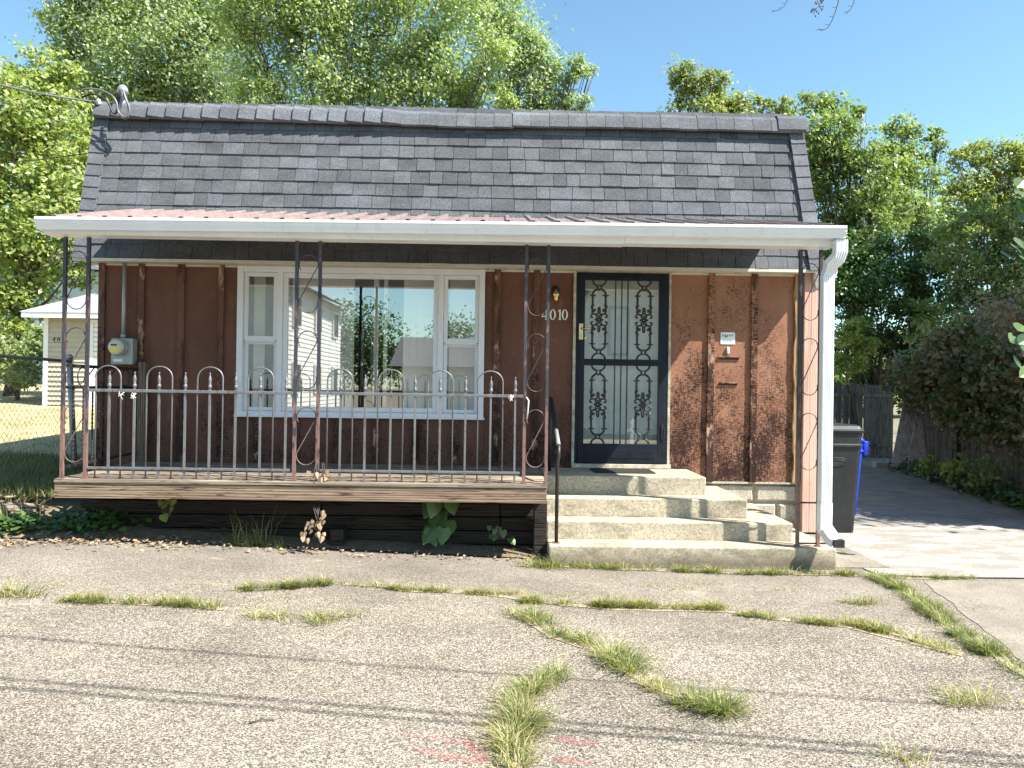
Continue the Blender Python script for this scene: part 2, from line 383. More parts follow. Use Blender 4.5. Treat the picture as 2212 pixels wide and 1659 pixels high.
sheet('soil_bank', [-9, -7, -5.4, -4.6, -3.9, -2, .45], [-1.32, -1.12, -.93, -.7, 0.0],
      lambda x, y: min(.485, padz(x, -1.3)+.012+(y+1.32)*(.35 if x < -3.7 else .12)), M['soil'])
sheet('driveway', [3.0, 3.6, 4.5, 6, 8, 9.3], [-.95, 0, 1.3, 4, 8, 12], lambda x, y: .012+.035*sstep(-3, 2, y), M['drive'])
b = MB()   # paler apron of the driveway, uneven far edge
pl = [at_ for at_ in (atz(1792, 1190, .05), atz(1868, 1230, .05), atz(1900, 1243, .05), atz(2060, 1248, .05), atz(2300, 1250, .05), atz(2420, 1200, .05), atz(2212, 1150, .05), atz(2130, 1135, .05), atz(2020, 1132, .05), atz(1930, 1140, .05), atz(1870, 1128, .05), atz(1790, 1126, .05))]
b.v = [(p.x, p.y, .056) for p in pl]; b.f = [tuple(range(len(pl)))]; b.sm = [False]
apm = NT('apron'); c0 = apm.ramp(apm.noise(48, det=5, ro=.9), [(.38, (.12, .108, .092)), (.5, (.34, .31, .265)), (.60, (.62, .57, .50))])
c0 = apm.mix(apm.ramp(apm.noise(2.0, (1, 2.4, 1), 6, .7), [(.44, 0), (.54, .85)]), c0, (.22, .198, .166)); M['apron'] = apm.finish(c0, .9, apm.bump(apm.noise(100, det=3), .6, .006))
b.build('driveway_apron', M['apron'], kind='structure')
b = MB(); q = [onpad(*k) for k in ((1791, 1226), (1870, 1231), (1900, 1245), (1970, 1258), (1990, 1290), (1870, 1240))]
sb = [onpad(1985, 1256), onpad(2300, 1256), onpad(2500, 1500), onpad(2330, 1500), onpad(2212, 1420)]
sb_ = [onpad(1995, 1257), onpad(2300, 1257), onpad(2420, 1460), onpad(2225, 1440)]
for j in range(13):
    for i in range(13):
        p = sb_[0].lerp(sb_[1], i/12).lerp(sb_[3].lerp(sb_[2], i/12), j/12); b.v.append((p.x+(.012*sin(j*2.1)+.01*sin(j*5) if i == 0 else 0), p.y, padz(p.x, p.y)+.004))
b.f = [(j*13+i, j*13+i+1, (j+1)*13+i+1, (j+1)*13+i) for j in range(12) for i in range(12)]; b.sm = [True]*144
b.build('side_slab', M['drive2'], kind='structure')
b = MB().box(2.96, 3.45, -1.45, -.6, .0, .062); b.build('kerb_wedge', M['drive2'], kind='structure')

# ------------------------------------------------------------------ house
house = thing('small_house', (-.45, 0, 0), 'low red brown board and batten house with grey shingled mansard roof', 'house')
XL, XR = -4.24, 3.31
wall = MB().box(XL+.02, -2.80, .02, .12, .5, 2.9).box(-.17, .79, .02, .12, .5, 2.9).box(1.80, XR-.02, .02, .12, .62, 2.9) \
    .box(-2.80, -.17, .02, .12, .5, 1.25).box(.79, 1.80, .02, .12, .5, .80).box(.79, 1.80, .02, .12, 2.85, 2.9) \
    .box(XL, XL+.1, .13, 7, .1, 2.9).box(XR-.1, XR, .13, 7, .1, 2.9).box(XL+.1, XR-.1, 6.9, 7, .1, 2.9).build('wall', M['siding'], house)
def X0(px, py=800): return at(px, py, 0).x
battens = [305, 391, 477, 557, 643, 729, 815, 901, 987, 1073, 1157, 1534, 1627]
edges = [218]+battens+[1243]
def panel(x0, x1, z0, z1): MB().box(x0+.002, x1-.002, 0, .018, z0, z1).build('siding_panel', M['siding'], wall)
bx = [X0(p) for p in battens]
cuts = [XL]+bx[:11]+[.765]
for i in range(len(cuts)-1):
    x0, x1 = cuts[i], cuts[i+1]
    if x1 < -2.80 or x0 > -.19: panel(x0, x1, .55, 2.88)
    elif x0 < -2.80: panel(x0, -2.80, .55, 2.88); panel(-2.80, x1, .55, 1.25)
    elif x1 > -.17: panel(x0, -.17, .55, 1.25); panel(-.17, x1, .55, 2.88)
    else: panel(x0, x1, .55, 1.25)
rc = [1.815, bx[11], bx[12], X0(1713)]
for i in range(3): panel(rc[i], rc[i+1], .625, 2.88)
for x in bx:
    w = rnd(.028, .034); z1 = 2.88 if not (-2.83 < x < -.15) else 1.25; z0 = .62 if x > 1 else .60+rnd(-.01, .02)
    bb = MB(); n = 14; zs = [z0+(z1-z0)*i/n for i in range(n+1)]; o = [rnd(-.003, .003) for _ in zs]
    for i in range(n):
        a_, c_ = zs[i], zs[i+1]
        vs = [(x-w+o[i], -.030, a_), (x+w+o[i]*.5, -.030, a_), (x+w+o[i+1]*.5, -.030, c_), (x-w+o[i+1], -.030, c_), (x-w+o[i], -.001, a_), (x+w+o[i]*.5, -.001, a_), (x+w+o[i+1]*.5, -.001, c_), (x-w+o[i+1], -.001, c_)]
        bb.add(vs, [(0, 1, 2, 3), (0, 3, 7, 4), (1, 5, 6, 2)])
    bb.add([(x-w, -.030, z0), (x+w, -.030, z0), (x+w, -.001, z0), (x-w, -.001, z0)], [(0, 3, 2, 1)])
    bb.build('batten', M['batten'], wall)
MB().box(XL-.01, XL+.055, -.03, -.001, .55, 2.87).build('corner_board', M['batten'], wall)
xc = X0(1713)
bb = MB(); n = 40                       # split raw batten at the right hand corner
for i in range(n):
    z0 = .62+2.25*i/n; z1 = .62+2.25*(i+1)/n; g = lambda z: .006*sin(z*9)+.004*sin(z*23+1)
    bb.add([(xc+g(z0), -.035, z0), (xc+.075, -.035, z0), (xc+.075, -.035, z1), (xc+g(z1), -.035, z1), (xc+g(z0), .018, z0), (xc+g(z1), .018, z1), (xc+.075, .018, z0), (xc+.075, .018, z1)],
           [(0, 1, 2, 3), (0, 3, 5, 4), (1, 6, 7, 2)])
bb.build('corner_batten', M['yellowwood'], wall, label='raw split yellow batten')
cx0, cx1 = at(1733, 1000, -.06).x, at(1766, 1000, -.06).x
cm_ = cx0+(cx1-cx0)*.46
MB().box(cx0, cm_-.002, -.07, .05, .10, 2.865).build('corner_board', M['cedar'], wall, .003, label='pink cedar corner board')
MB().box(cm_+.002, cx1, -.064, .05, .10, 2.865).build('corner_board', M['cedar'], wall, .003, label='pink cedar corner board')
# foundation of rusticated blocks
fnd = MB().box(XL+.03, XR-.06, .045, .12, -.1, .50).box(1.9, XR-.06, .045, .12, .5, .615).build('foundation', M['block'], house)
for r, (z0, z1) in enumerate(((.405, .60), (.205, .40), (.005, .20))):
    xs = [1.93, 2.34, 2.745, 3.215] if r % 2 == 0 else [1.93, 2.17, 2.585, 2.99, 3.215]
    for i in range(len(xs)-1):
        x0, x1 = xs[i]+.006, xs[i+1]-.006; e = .028
        MB().add([(x0, .044, z0), (x1, .044, z0), (x1, .044, z1-.006), (x0, .044, z1-.006), (x0+e, .004, z0+e), (x1-e, .004, z0+e), (x1-e, .004, z1-e), (x0+e, .004, z1-e)],
                 [(4, 5, 6, 7), (0, 1, 5, 4), (1, 2, 6, 5), (2, 3, 7, 6), (3, 0, 4, 7)]).build('block', M['block'], fnd, .004)
MB().box(1.99, 3.22, -.022, .0, .602, .622).build('sill_ledge', M['block'], fnd)

# mansard roof
BL, BR = at(160, 556, -.25), at(1778, 584, -.25)
TL, TR = Vector((-4.385, .15, 4.50)), Vector((3.25, .15, 4.50))
roof = MB().add([BL+Vector((0, .012, 0)), BR+Vector((0, .012, 0)), TR+Vector((0, .012, 0)), TL+Vector((0, .012, 0)), Vector((BL.x, 7.2, BL.z)), Vector((BR.x, 7.2, BR.z)), Vector((TR.x, 6.9, TR.z)), Vector((TL.x, 6.9, TL.z))],
                [(0, 1, 2, 3), (4, 7, 6, 5), (0, 3, 7, 4), (1, 5, 6, 2), (3, 2, 6, 7)]).build('roof', M['shingle'], house)
def mans(u, v): return (BL.lerp(BR, u)).lerp(TL.lerp(TR, u), v)
SL = (TL-BL).length; EXPO = SL/11.15
def slab_mesh(w, h=.165, tk=.016, curl=0):
    b = MB(); y = -tk
    b.add([(-w/2, y-curl, 0), (w/2, y, 0), (w/2, y*.25, h), (-w/2, y*.25, h), (-w/2, -.001, 0), (w/2, -.001, 0), (w/2, -.0005, h), (-w/2, -.0005, h)],
          [(0, 1, 2, 3), (0, 4, 5, 1), (0, 3, 7, 4), (1, 5, 6, 2)])
    return b.mesh('shingle', M['shingle'])
SW = {}
def slab(w, tk, curl):
    k = (round(w, 2), round(tk, 3), curl)
    if k not in SW: SW[k] = slab_mesh(k[0]-.005, tk=k[1], curl=k[2])
    return SW[k]
low = MB(); nsh = 0
for r in range(12):
    v = (r*EXPO)/SL
    a_, c_ = mans(0, v), mans(1, v); ex = (c_-a_).normalized(); upv = (mans(.5, min(1, v+.05))-mans(.5, v)).normalized()
    nrm = ex.cross(upv); up2 = nrm.cross(ex); R3 = Matrix((ex, -nrm, up2)).transposed().to_4x4()
    L = (c_-a_).length; x = .14+rnd(0, .02); sag = [rnd(-.004, .004) for _ in range(6)]
    while x < L-.17:
        w = round(random.choice([.14, .16, .18, .20, .20, .22, .24]), 2)
        if x+w > L-.13: w = round(max(.08, L-.13-x), 2)
        tk = random.choice([.013, .015, .017, .019]); cl = random.choice([0, 0, 0, 0, .003])
        pos_ = a_+ex*(x+w/2)+up2*(.004*sin(x*1.3+r)+rnd(-.0025, .0025))
        Mx = Matrix.Translation(pos_) @ R3 @ Matrix.Rotation(rnd(-.004, .004), 4, 'Y')
        if 4 <= r <= 11 and nsh < 296:
            inst('shingle', slab(w, tk, cl), roof, Mx); nsh += 1
        else:
            me = slab(w, tk, cl); o = len(low.v)
            low.v += [tuple(Mx @ q.co) for q in me.vertices]; low.f += [tuple(o+i for i in p.vertices) for p in me.polygons]; low.sm += [False]*len(me.polygons)
        x += w
low.build('lower_shingles', M['shingle'], roof, kind='stuff')
# ridge caps bent over the top edge
def cap_mesh(w, t0, t1):
    prof = [(-.13, 0, 0), (-.09, 0, .0), (0, 0, .0)]
    pts = [(-.082, -.145), (-.066, -.08), (-.045, -.015), (.0, .028), (.06, .045), (.16, .05)]
    b = MB(); n = len(pts)
    for s_, t in ((-1, t0), (1, t1)):
        for y, z in pts:
            d = Vector((0, -.9, .45)).normalized()*t
            b.v.append((s_*w/2, y+d.y, z+d.z))
        for y, z in pts: b.v.append((s_*w/2, y+.012, z-.012))
    for i in range(n-1): b.f.append((i, 2*n+i, 2*n+i+1, i+1)); b.sm.append(False)
    b.f.append((0, n, 3*n, 2*n)); b.sm.append(False)
    for o in (0, 2*n):
        for i in range(n-1): b.f.append((o+i, o+i+1, o+n+i+1, o+n+i)); b.sm.append(False)
    return b.mesh('ridge_shingle', M['cap'])
capL = cap_mesh(.200, .030, .004); capR = cap_mesh(.206, .010, .006); capW = cap_mesh(.30, .008, .012)
x = TL.x+.02; i = 0
while x < TR.x-.12:
    left = x < -1.25
    me = capL if left else capR; w = .192 if left else .200
    p = Vector((x+w/2, .13, 4.55+.012*(1 if left else 0)+.006*sin(x*1.1)+rnd(-.004, .004) + (-.012 if -.9 < x < 0 else 0)))
    inst('ridge_shingle', me, roof, Matrix.Translation(p) @ Matrix.Rotation(rnd(-.01, .01)+(.012 if left else 0), 4, 'Y')); x += w; i += 1
inst('ridge_shingle', capW, roof, Matrix.Translation((TR.x-.13, .12, 4.566)))
# hip shingles down both ends
for sd, B0, T0 in ((-1, BL, TL), (1, BR, TR)):
    for k in range(13):
        v0 = k/12.6; a_ = B0.lerp(T0, v0); d = (T0-B0).normalized(); h = .15; tw = .15
        px_ = Vector((sd, 0, 0)); b = MB(); lift = .030
        def pt(u, w_, l): # u along face, w_ up
            return a_ + d*w_ + Vector((0, -l-.004, 0)) - px_*u
        f0, f1 = pt(0, 0, lift)+px_*.012, pt(tw, .012*(-1 if sd > 0 else -1), lift+(.012 if sd > 0 else .004))
        g0, g1 = pt(0, h, lift*.6)+px_*.012, pt(tw, h, lift*.6+(.012 if sd > 0 else .004))
        s0 = a_+px_*.03+Vector((0, .14, 0)); s1 = s0+d*h
        b.add([f0, f1, g1, g0, s0, s1, f1+Vector((0, .03, 0)), f0+Vector((0, .03, 0)), g1+Vector((0, .03, 0))],
              [(0, 1, 2, 3), (0, 3, 5, 4), (0, 7, 6, 1), (1, 6, 8, 2)])
        b.build('hip_shingle', M['cap'], roof)
# eave trim and vented soffit
MB().box(BL.x-.01, BR.x+.01, -.265, -.24, 2.835, 2.866).build('eave_trim', M['cream'], house)
sf = MB()
for k in range(44):
    x0 = BL.x+.02+k*.176
    if x0+.16 < BR.x: sf.box(x0, x0+.168, -.24, -.001, 2.852, 2.860).box(x0+.168, x0+.176, -.238, -.003, 2.862, 2.868)
sf.box(BL.x+.01, BR.x-.01, -.012, -.002, 2.83, 2.850)
sf.build('soffit', M['cream'], house)

# window
win = MB().box(-2.79, -.175, .06, .12, 1.255, 1.30).build('window', M['vinyl'], house)
def frame(x0, x1, z0, z1, w, y0, y1, parent, name='frame', m=None, bv=.004, wb=None):
    wb = wb or w
    return MB().box(x0, x0+w, y0, y1, z0, z1).box(x1-w, x1, y0, y1, z0, z1).box(x0+w, x1-w, y0+.001, y1, z0, z0+wb).box(x0+w, x1-w, y0+.001, y1, z1-w, z1).build(name, m or M['vinyl'], parent, bv)
wx0, wx1, wz0, wz1 = -2.79, -.175, 1.262, 2.845
frame(wx0, wx1, wz0, wz1, .062, -.045, .06, win, wb=.05)
MB().box(wx0-.012, wx1+.012, -.06, -.04, wz0-.012, wz0+.012).build('sill', M['vinyl'], win, .003)
MB().box(wx0+.002, wx1-.002, -.05, -.001, wz1+.001, 2.85).build('head_trim', M['cream'], win)
m1, m2 = X0(604), X0(951)
for xm in (m1, m2): MB().box(xm-.028, xm+.028, -.03, .06, wz0+.05, wz1-.06).build('mullion', M['vinyl'], win, .003)
def pane(x0, x1, z0, z1, y, parent=win, m='glass', name='pane'):
    MB().add([(x0, y, z0), (x1, y, z0), (x1, y, z1), (x0, y, z1)], [(0, 1, 2, 3)]).build(name, M[m], parent)
lx0, lx1 = wx0+.062, m1-.028; rx0, rx1 = m2+.028, wx1-.062; pz0, pz1 = wz0+.05, wz1-.062
zm = at(566, 737, 0).z
for x0, x1 in ((lx0, lx1), (rx0, rx1)):
    frame(x0+.002, x1-.002, zm+.012, pz1-.002, .042, -.012, .02, win, 'sash', bv=.003)
    frame(x0+.002, x1-.002, pz0+.002, zm+.008, .038, .022, .05, win, 'sash', bv=.003)
    MB().box(x0+.02, x1-.02, -.02, -.0, zm-.006, zm+.022).build('meeting_rail', M['vinyl'], win, .003)
    pane(x0+.04, x1-.04, zm+.05, pz1-.04, .005); pane(x0+.035, x1-.035, pz0+.035, zm-.025, .035)
frame(m1+.029, m2-.029, pz0+.002, pz1-.002, .05, -.01, .04, win, 'sash', bv=.004)
pane(m1+.075, m2-.075, pz0+.045, pz1-.045, .012)
# room behind
MB().add([(-4.1, .13, .8), (.6, .13, .8), (.6, 4.2, .8), (-4.1, 4.2, .8), (-4.1, .13, 2.95), (.6, .13, 2.95), (.6, 4.2, 2.95), (-4.1, 4.2, 2.95)],
         [(0, 1, 2, 3), (4, 7, 6, 5), (2, 6, 7, 3), (0, 3, 7, 4), (1, 5, 6, 2)]).build('room', M['interior'], house)
def slats(a, c, ang, n=None):
    x0, x1 = X0(a), X0(c); n = n or max(1, round((x1-x0)/.083))
    for i in range(n):
        x = x0+(x1-x0)*(i+.5)/n; w = (x1-x0)/n*.53/max(.5, cos(radians(ang)))
        Mx = Matrix.Translation((x, .15+rnd(-.002, .002), 0)) @ Matrix.Rotation(radians(ang), 4, 'Z')
        MB().box(-w, w, -.001, .001, pz0+.01, pz1-.02, Mx).build('blind_slat', M['blind'], win)
slats(538, 560, 12); slats(583, 604, 20); slats(622, 757, 14); slats(801, 811, 0, 1); slats(823, 831, 0, 1); slats(867, 946, 14); slats(968, 1026, 12)
frame(X0(768), X0(792), pz0+.3, pz1-.1, .02, .35, .37, win, 'inner_frame', M['doorgrey'])

# door opening trim, storm door
trim = MB().box(.768, .797, -.028, .03, .80, 2.85).box(1.790, 1.815, -.028, .03, .80, 2.85).box(.797, 1.790, -.020, .03, 2.838, 2.85).build('door_trim', M['creamdirty'], house)
MB().box(.768, 1.825, -.05, .02, .755, .799).build('threshold', M['creamdirty'], trim, .004)
dr = MB().box(.80, .83, -.03, .0, .802, 2.836).box(1.757, 1.787, -.03, .0, .802, 2.836).box(.83, 1.757, -.029, .0, 2.80, 2.836).build('storm_door', M['door'], house)
def DZ(py): return at(1340, py, -.04).z
def DX(px): return at(px, 800, -.04).x
gx0, gx1 = DX(1262), DX(1422); zu1, zu0, zl1, zl0 = DZ(606), DZ(776), DZ(790), DZ(959)
MB().box(.833, gx0, -.045, -.012, .806, 2.797).box(gx1, 1.754, -.045, -.012, .806, 2.797).box(gx0, gx1, -.044, -.012, zu1, 2.797).box(gx0, gx1, -.044, -.012, zl1, zu0).box(gx0, gx1, -.044, -.012, .806, zl0).build('door_frame', M['door'], dr, .004)
MB().box(gx0+.02, gx1-.02, -.0475, -.044, .86, zl0-.06).build('kick_panel', M['door'], dr, .003)
pane(gx0, gx1, zu0, zu1, -.02, dr, 'doorglass'); pane(gx0, gx1, zl0, zl1, -.02, dr, 'doorglass')
for px in (1328, 1341.5, 1354.7):
    MB().bar((DX(px), -.036, zl0), (DX(px), -.036, zl1), .011, .011).bar((DX(px), -.036, zu0), (DX(px), -.036, zu1), .011, .011).build('grille_bar', M['black'], dr)
def arc(cx, cz, r, a0, a1, n=10, rz=None):
    rz = rz or r
    return [(cx+r*cos(radians(a0+(a1-a0)*i/n)), 0, cz+rz*sin(radians(a0+(a1-a0)*i/n))) for i in range(n+1)]
def motif():
    b = MB(); H = (zu1-zu0)/2; R_ = .0065
    def T(p, r=R_): b.tube(p, r, 5)
    def mir(p, r=R_):
        for sx in (1, -1):
            for sz in (1, -1): b.tube([(x*sx*1.12, 0, z*sz) for x, _, z in p], r*1.6, 5)
    w = .062
    mir(arc(0, H, .062, -90, 0, 6, .06)[1:])                       # half rings at ends
    mir([(.018, 0, H-.052), (.018, 0, H-.096)], .006)
    for sz in (1, -1): b.box(-.024, .024, -.006, .006, sz*(H-.074)-.024, sz*(H-.074)-.014).box(-.024, .024, -.006, .006, sz*(H-.074)+.014, sz*(H-.074)+.024)
    mir(arc(0, H-.155, w, 75, 0, 8, .062) + [(w, 0, .16), (w+.002, 0, .12), (w+.001, 0, .07)], .0075)
    mir([(w, 0, H-.16), (w+.020, 0, H-.163), (w+.026, 0, H-.158)], .005); mir([(w, 0, H-.16), (w-.022, 0, H-.162), (w-.026, 0, H-.155)], .005)
    mir([(w+.001, 0, .155), (w+.013, 0, .145), (w+.010, 0, .125), (w, 0, .115)], .005); mir([(w, 0, .165), (w-.010, 0, .158), (w-.006, 0, .142)], .005)
    mir([(w, 0, .085), (w-.018, 0, .09), (w-.030, 0, .105), (w-.020, 0, .112), (w-.012, 0, .10)], .0055)
    mir([(.018, 0, .035), (.030, 0, .055), (.048, 0, .062), (.066, 0, .057), (.077, 0, .043), (.076, 0, .028), (.066, 0, .022), (.057, 0, .028)], .006)
    mir([(.0, 0, .135), (.009, 0, .115), (.007, 0, .10), (.011, 0, .085), (.006, 0, .07), (.014, 0, .06), (.026, 0, .064), (.016, 0, .045), (.026, 0, .028), (.012, 0, .024), (.016, 0, .010), (.040, 0, .0)], .0055)
    mir(arc(0, 0, .010, 0, 90, 4, .016), .0045); mir([(0, 0, .016), (0, 0, .05)], .005)
    mir([(0, 0, H-.098), (0, 0, H-.112)], .005)
    return b
mm = motif().mesh('grille_scroll', M['black'])
for px in (1292.8, 1390):
    for z0, z1 in ((zu0, zu1), (zl0, zl1)): inst('grille_scroll', mm, dr, Matrix.Translation((DX(px), -.034, (z0+z1)/2)))
h = MB().box(DX(1249), DX(1258), -.060, -.046, DZ(735), DZ(700)).build('handle', M['brass'], dr, .003)
MB().tube([(DX(1254), -.062, DZ(711)), (DX(1254), -.095, DZ(711)), (DX(1262), -.105, DZ(712)), (DX(1272), -.10, DZ(712))], .009, 8).build('lever', M['brass'], h)
MB().lathe([(.02, 0), (.022, .004), (.018, .012), (.006, .014)], n=12, M=Matrix.Translation((DX(1262), -.03, DZ(730))) @ Matrix.Rotation(pi/2, 4, 'X')).build('lock_cylinder', M['brass'], h)
MB().box(DX(1430), DX(1434), -.056, -.046, DZ(948), DZ(915)).bar((DX(1436), -.06, DZ(945)), (DX(1436), -.06, DZ(922)), .008, .012).build('hinge_closer', M['black'], dr)
# inner door
MB().box(.84, 1.75, .07, .115, .80, 2.84).build('inner_door', M['doorcream'], house)
idr = bpy.data.objects['inner_door']
frame(DX(1315), DX(1362), DZ(768), DZ(660), .030, .045, .069, idr, 'light_frame', M['doorgrey'])
MB().box(DX(1315)+.031, DX(1362)-.031, .058, .066, DZ(768)+.031, DZ(660)-.031).build('leaded_pane', M['paleglass'], idr)
cxm = (DX(1315)+DX(1362))/2; czm = DZ(714)
MB().tube([(cxm, .056, czm+.16), (cxm+.035, .056, czm), (cxm, .056, czm-.16), (cxm-.035, .056, czm)], .003, 4, closed=True).build('leading', M['doorgrey'], idr)
for px in (1282, 1340, 1398):
    for z0, z1 in ((.90, 1.62), ) if px == 1340 else ((.90, 1.62), (1.80, 2.66)):
        x = DX(px); frame(x-.10, x+.10, z0, z1, .016, .06, .069, idr, 'door_moulding', M['doorcream'])

# small fittings on the wall
def digit(b, ch, x, z, h, m, y=-.012, t=.010):
    Mx = Matrix.Translation((x, y, z)) @ Matrix.Diagonal((h, t, h, 1))
    if ch == '0':
        o = [(.33+.30*cos(a), .5+.5*sin(a)) for a in [2*pi*i/24 for i in range(24)]]; i_ = [(.33+.14*cos(a), .5+.43*sin(a)) for a in [2*pi*i/24 for i in range(24)]]
        b.ring(o, i_, Mx)
    elif ch == '1':
        b.prism([(.22, .0), (.50, 0), (.50, .06), (.44, .08), (.44, 1), (.36, 1), (.18, .86), (.18, .80), (.30, .83), (.30, .08), (.22, .06)][::1], Mx)
    elif ch == '4':
        b.prism([(.42, 0), (.58, 0), (.58, 1), (.50, 1), (.42, .9)], Mx)
        b.prism([(.0, .26), (.42, .26), (.42, .36), (.12, .36), (.42, .86), (.42, .99)], Mx); b.prism([(.58, .26), (.70, .26), (.70, .36), (.58, .36)], Mx)
        b.prism([(.34, 0), (.42, 0), (.42, .05), (.34, .05)], Mx); b.prism([(.58, 0), (.66, 0), (.66, .05), (.58, .05)], Mx)
num = thing('house_number', (.5, 0, 2.35), 'cream serif numerals 4010 beside the barred front door', 'house number')
dz = at(1198, 691, 0).z
for ch, px in zip('4010', (1169, 1186.5, 1201, 1212.5)):
    b = MB(); digit(b, ch, X0(px, 680), dz, .112, None); b.build('digit', M['number'], num)
lamp = thing('wall_lamp', (X0(1199), 0, 2.4), 'brass wall lamp above the cream house number', 'lamp')
lz = at(1200, 637, 0).z; lx = X0(1200, 637)
MB().lathe([(.045, 0), (.045, .008), (.02, .02), (.012, .02)], n=16, M=Matrix.Translation((lx, -.001, lz+.035)) @ Matrix.Rotation(pi/2, 4, 'X') @ Matrix.Diagonal((1, 1.5, 1, 1))).build('backplate', M['black'], lamp)
MB().tube([(lx, -.02, lz+.03), (lx, -.05, lz+.045), (lx, -.07, lz+.03)], .006, 6).build('arm', M['brass'], lamp)
MB().lathe([(.004, .05), (.008, .035), (.012, .025), (.036, .008), (.040, -.005), (.030, -.03), (.022, -.04), (.026, -.055), (.020, -.07), (.004, -.078)], (lx, -.07, lz), 16).build('lantern', M['brass'], lamp)
sg = thing('notice', (X0(1571), 0, 2.05), 'small white paper notice pinned above the doorbell', 'notice')
sx0, sx1, sz0, sz1 = X0(1556.5, 730), X0(1587.5, 730), at(1571, 743.6, 0).z, at(1571, 718, 0).z
MB().box(sx0, sx1, -.006, -.0015, sz0, sz1).build('sheet', M['paper'], sg)
tk = MB()
for i in range(5):
    a_ = sx0+.012+i*.026; tk.box(a_, a_+.008, -.0075, -.006, sz1-.045, sz1-.022).box(a_+.010, a_+.018, -.0075, -.006, sz1-.045+.004*(i % 3), sz1-.022)
for i in range(4): tk.box(sx0+.015, sx1-.015-.01*(i % 2), -.0075, -.006, sz0+.02+i*.009, sz0+.022+i*.009)
tk.build('print', M['ink'], sg); MB().box(sx0+.04, sx0+.075, -.0085, -.0076, sz1-.055, sz1-.035).build('logo', M['teal'], sg)
for q, (x_, z_) in enumerate(((sx0+.006, sz1-.006), (sx1-.006, sz1-.006))): MB().box(x_-.003, x_+.003, -.012, -.006, z_-.003, z_+.003).build('pin', M['galv'], sg)
db = thing('doorbell', (X0(1572), 0, 1.95), 'white doorbell button under the paper notice', 'doorbell')
bz = at(1572, 757, 0).z; bxx = X0(1572, 757)
MB().box(bxx-.014, bxx+.014, -.024, -.001, bz-.034, bz+.034).build('case', M['white'], db, .006); MB().lathe([(.007, 0), (.006, .004)], n=10, M=Matrix.Translation((bxx, -.024, bz-.012)) @ Matrix.Rotation(pi/2, 4, 'X')).build('button', M['galv'], db)
nl = MB()
for x in [XL+.03]+bx+[xc+.03]:
    z = .8
    while z < 2.8:
        if not (-2.83 < x < -.15 and z > 1.2): nl.lathe([(.005, 0), (.004, .003)], n=6, M=Matrix.Translation((x+rnd(-.012, .012), -.032, z)) @ Matrix.Rotation(pi/2, 4, 'X'))
        z += rnd(.28, .36)
nl.build('nail_heads', M['flash'], wall, kind='stuff')
for (a_, c_, y0, y1, lb) in ((1550, 1596, 770, 777, 'upper of two brown letter slots in the siding'), (1553, 1593, 826, 832, 'lower of two brown letter slots in the siding')):
    z0, z1 = at(1571, y1, 0).z, at(1571, y0, 0).z; x0, x1 = X0(a_), X0(c_)
    ms = thing('letter_slot', ((x0+x1)/2, 0, z0), lb, 'letter slot', 'letter slots in the siding')
    MB().box(x0, x1, -.022, -.001, z1-.012, z1).box(x0, x0+.008, -.016, -.001, z0, z1-.012).box(x1-.008, x1, -.016, -.001, z0, z1-.012).build('hood', M['batten'], ms, .002); MB().box(x0+.01, x1-.01, -.006, -.0015, z0, z1-.014).build('slot', M['dark'], ms)

# electric meter
mt = thing('electric_meter', (X0(262), 0, 1.9), 'grey electric meter box with round glass dial at left end of wall', 'electric meter')
a_, c_ = at(240, 787, -.12), at(288, 731, -.12)
MB().box(a_.x, c_.x, -.13, -.026, a_.z, c_.z).build('box', M['galv'], mt, .01)
mc = at(256, 750, -.15); My = lambda y: Matrix.Translation((mc.x, y, mc.z)) @ Matrix.Rotation(pi/2, 4, 'X')
MB().lathe([(.092, 0), (.092, .022), (.082, .026)], n=28, M=My(-.13)).build('collar', M['galv'], mt)
MB().lathe([(.080, 0), (.080, .05), (.070, .062), (.03, .066)], n=28, M=My(-.156)).build('dial', M['meterglass'], mt)
MB().box(mc.x-.045, mc.x+.02, -.2225, -.2215, mc.z+.012, mc.z+.028).build('display', M['dark'], mt); MB().box(mc.x-.05, mc.x+.025, -.2225, -.2215, mc.z-.055, mc.z-.005).build('dial_label', M['yellow'], mt)
MB().box(a_.x+.03, a_.x+.12, -.132, -.130, a_.z+.03, a_.z+.055).build('name_plate', M['paper'], mt)
cx_ = at(267, 700, -.07).x
MB().tube([(cx_, -.07, c_.z), (cx_, -.07, 2.845)], .019, 10).tube([(cx_, -.07, c_.z), (cx_, -.07, c_.z+.05)], .027, 10).build('conduit', M['galv'], mt)

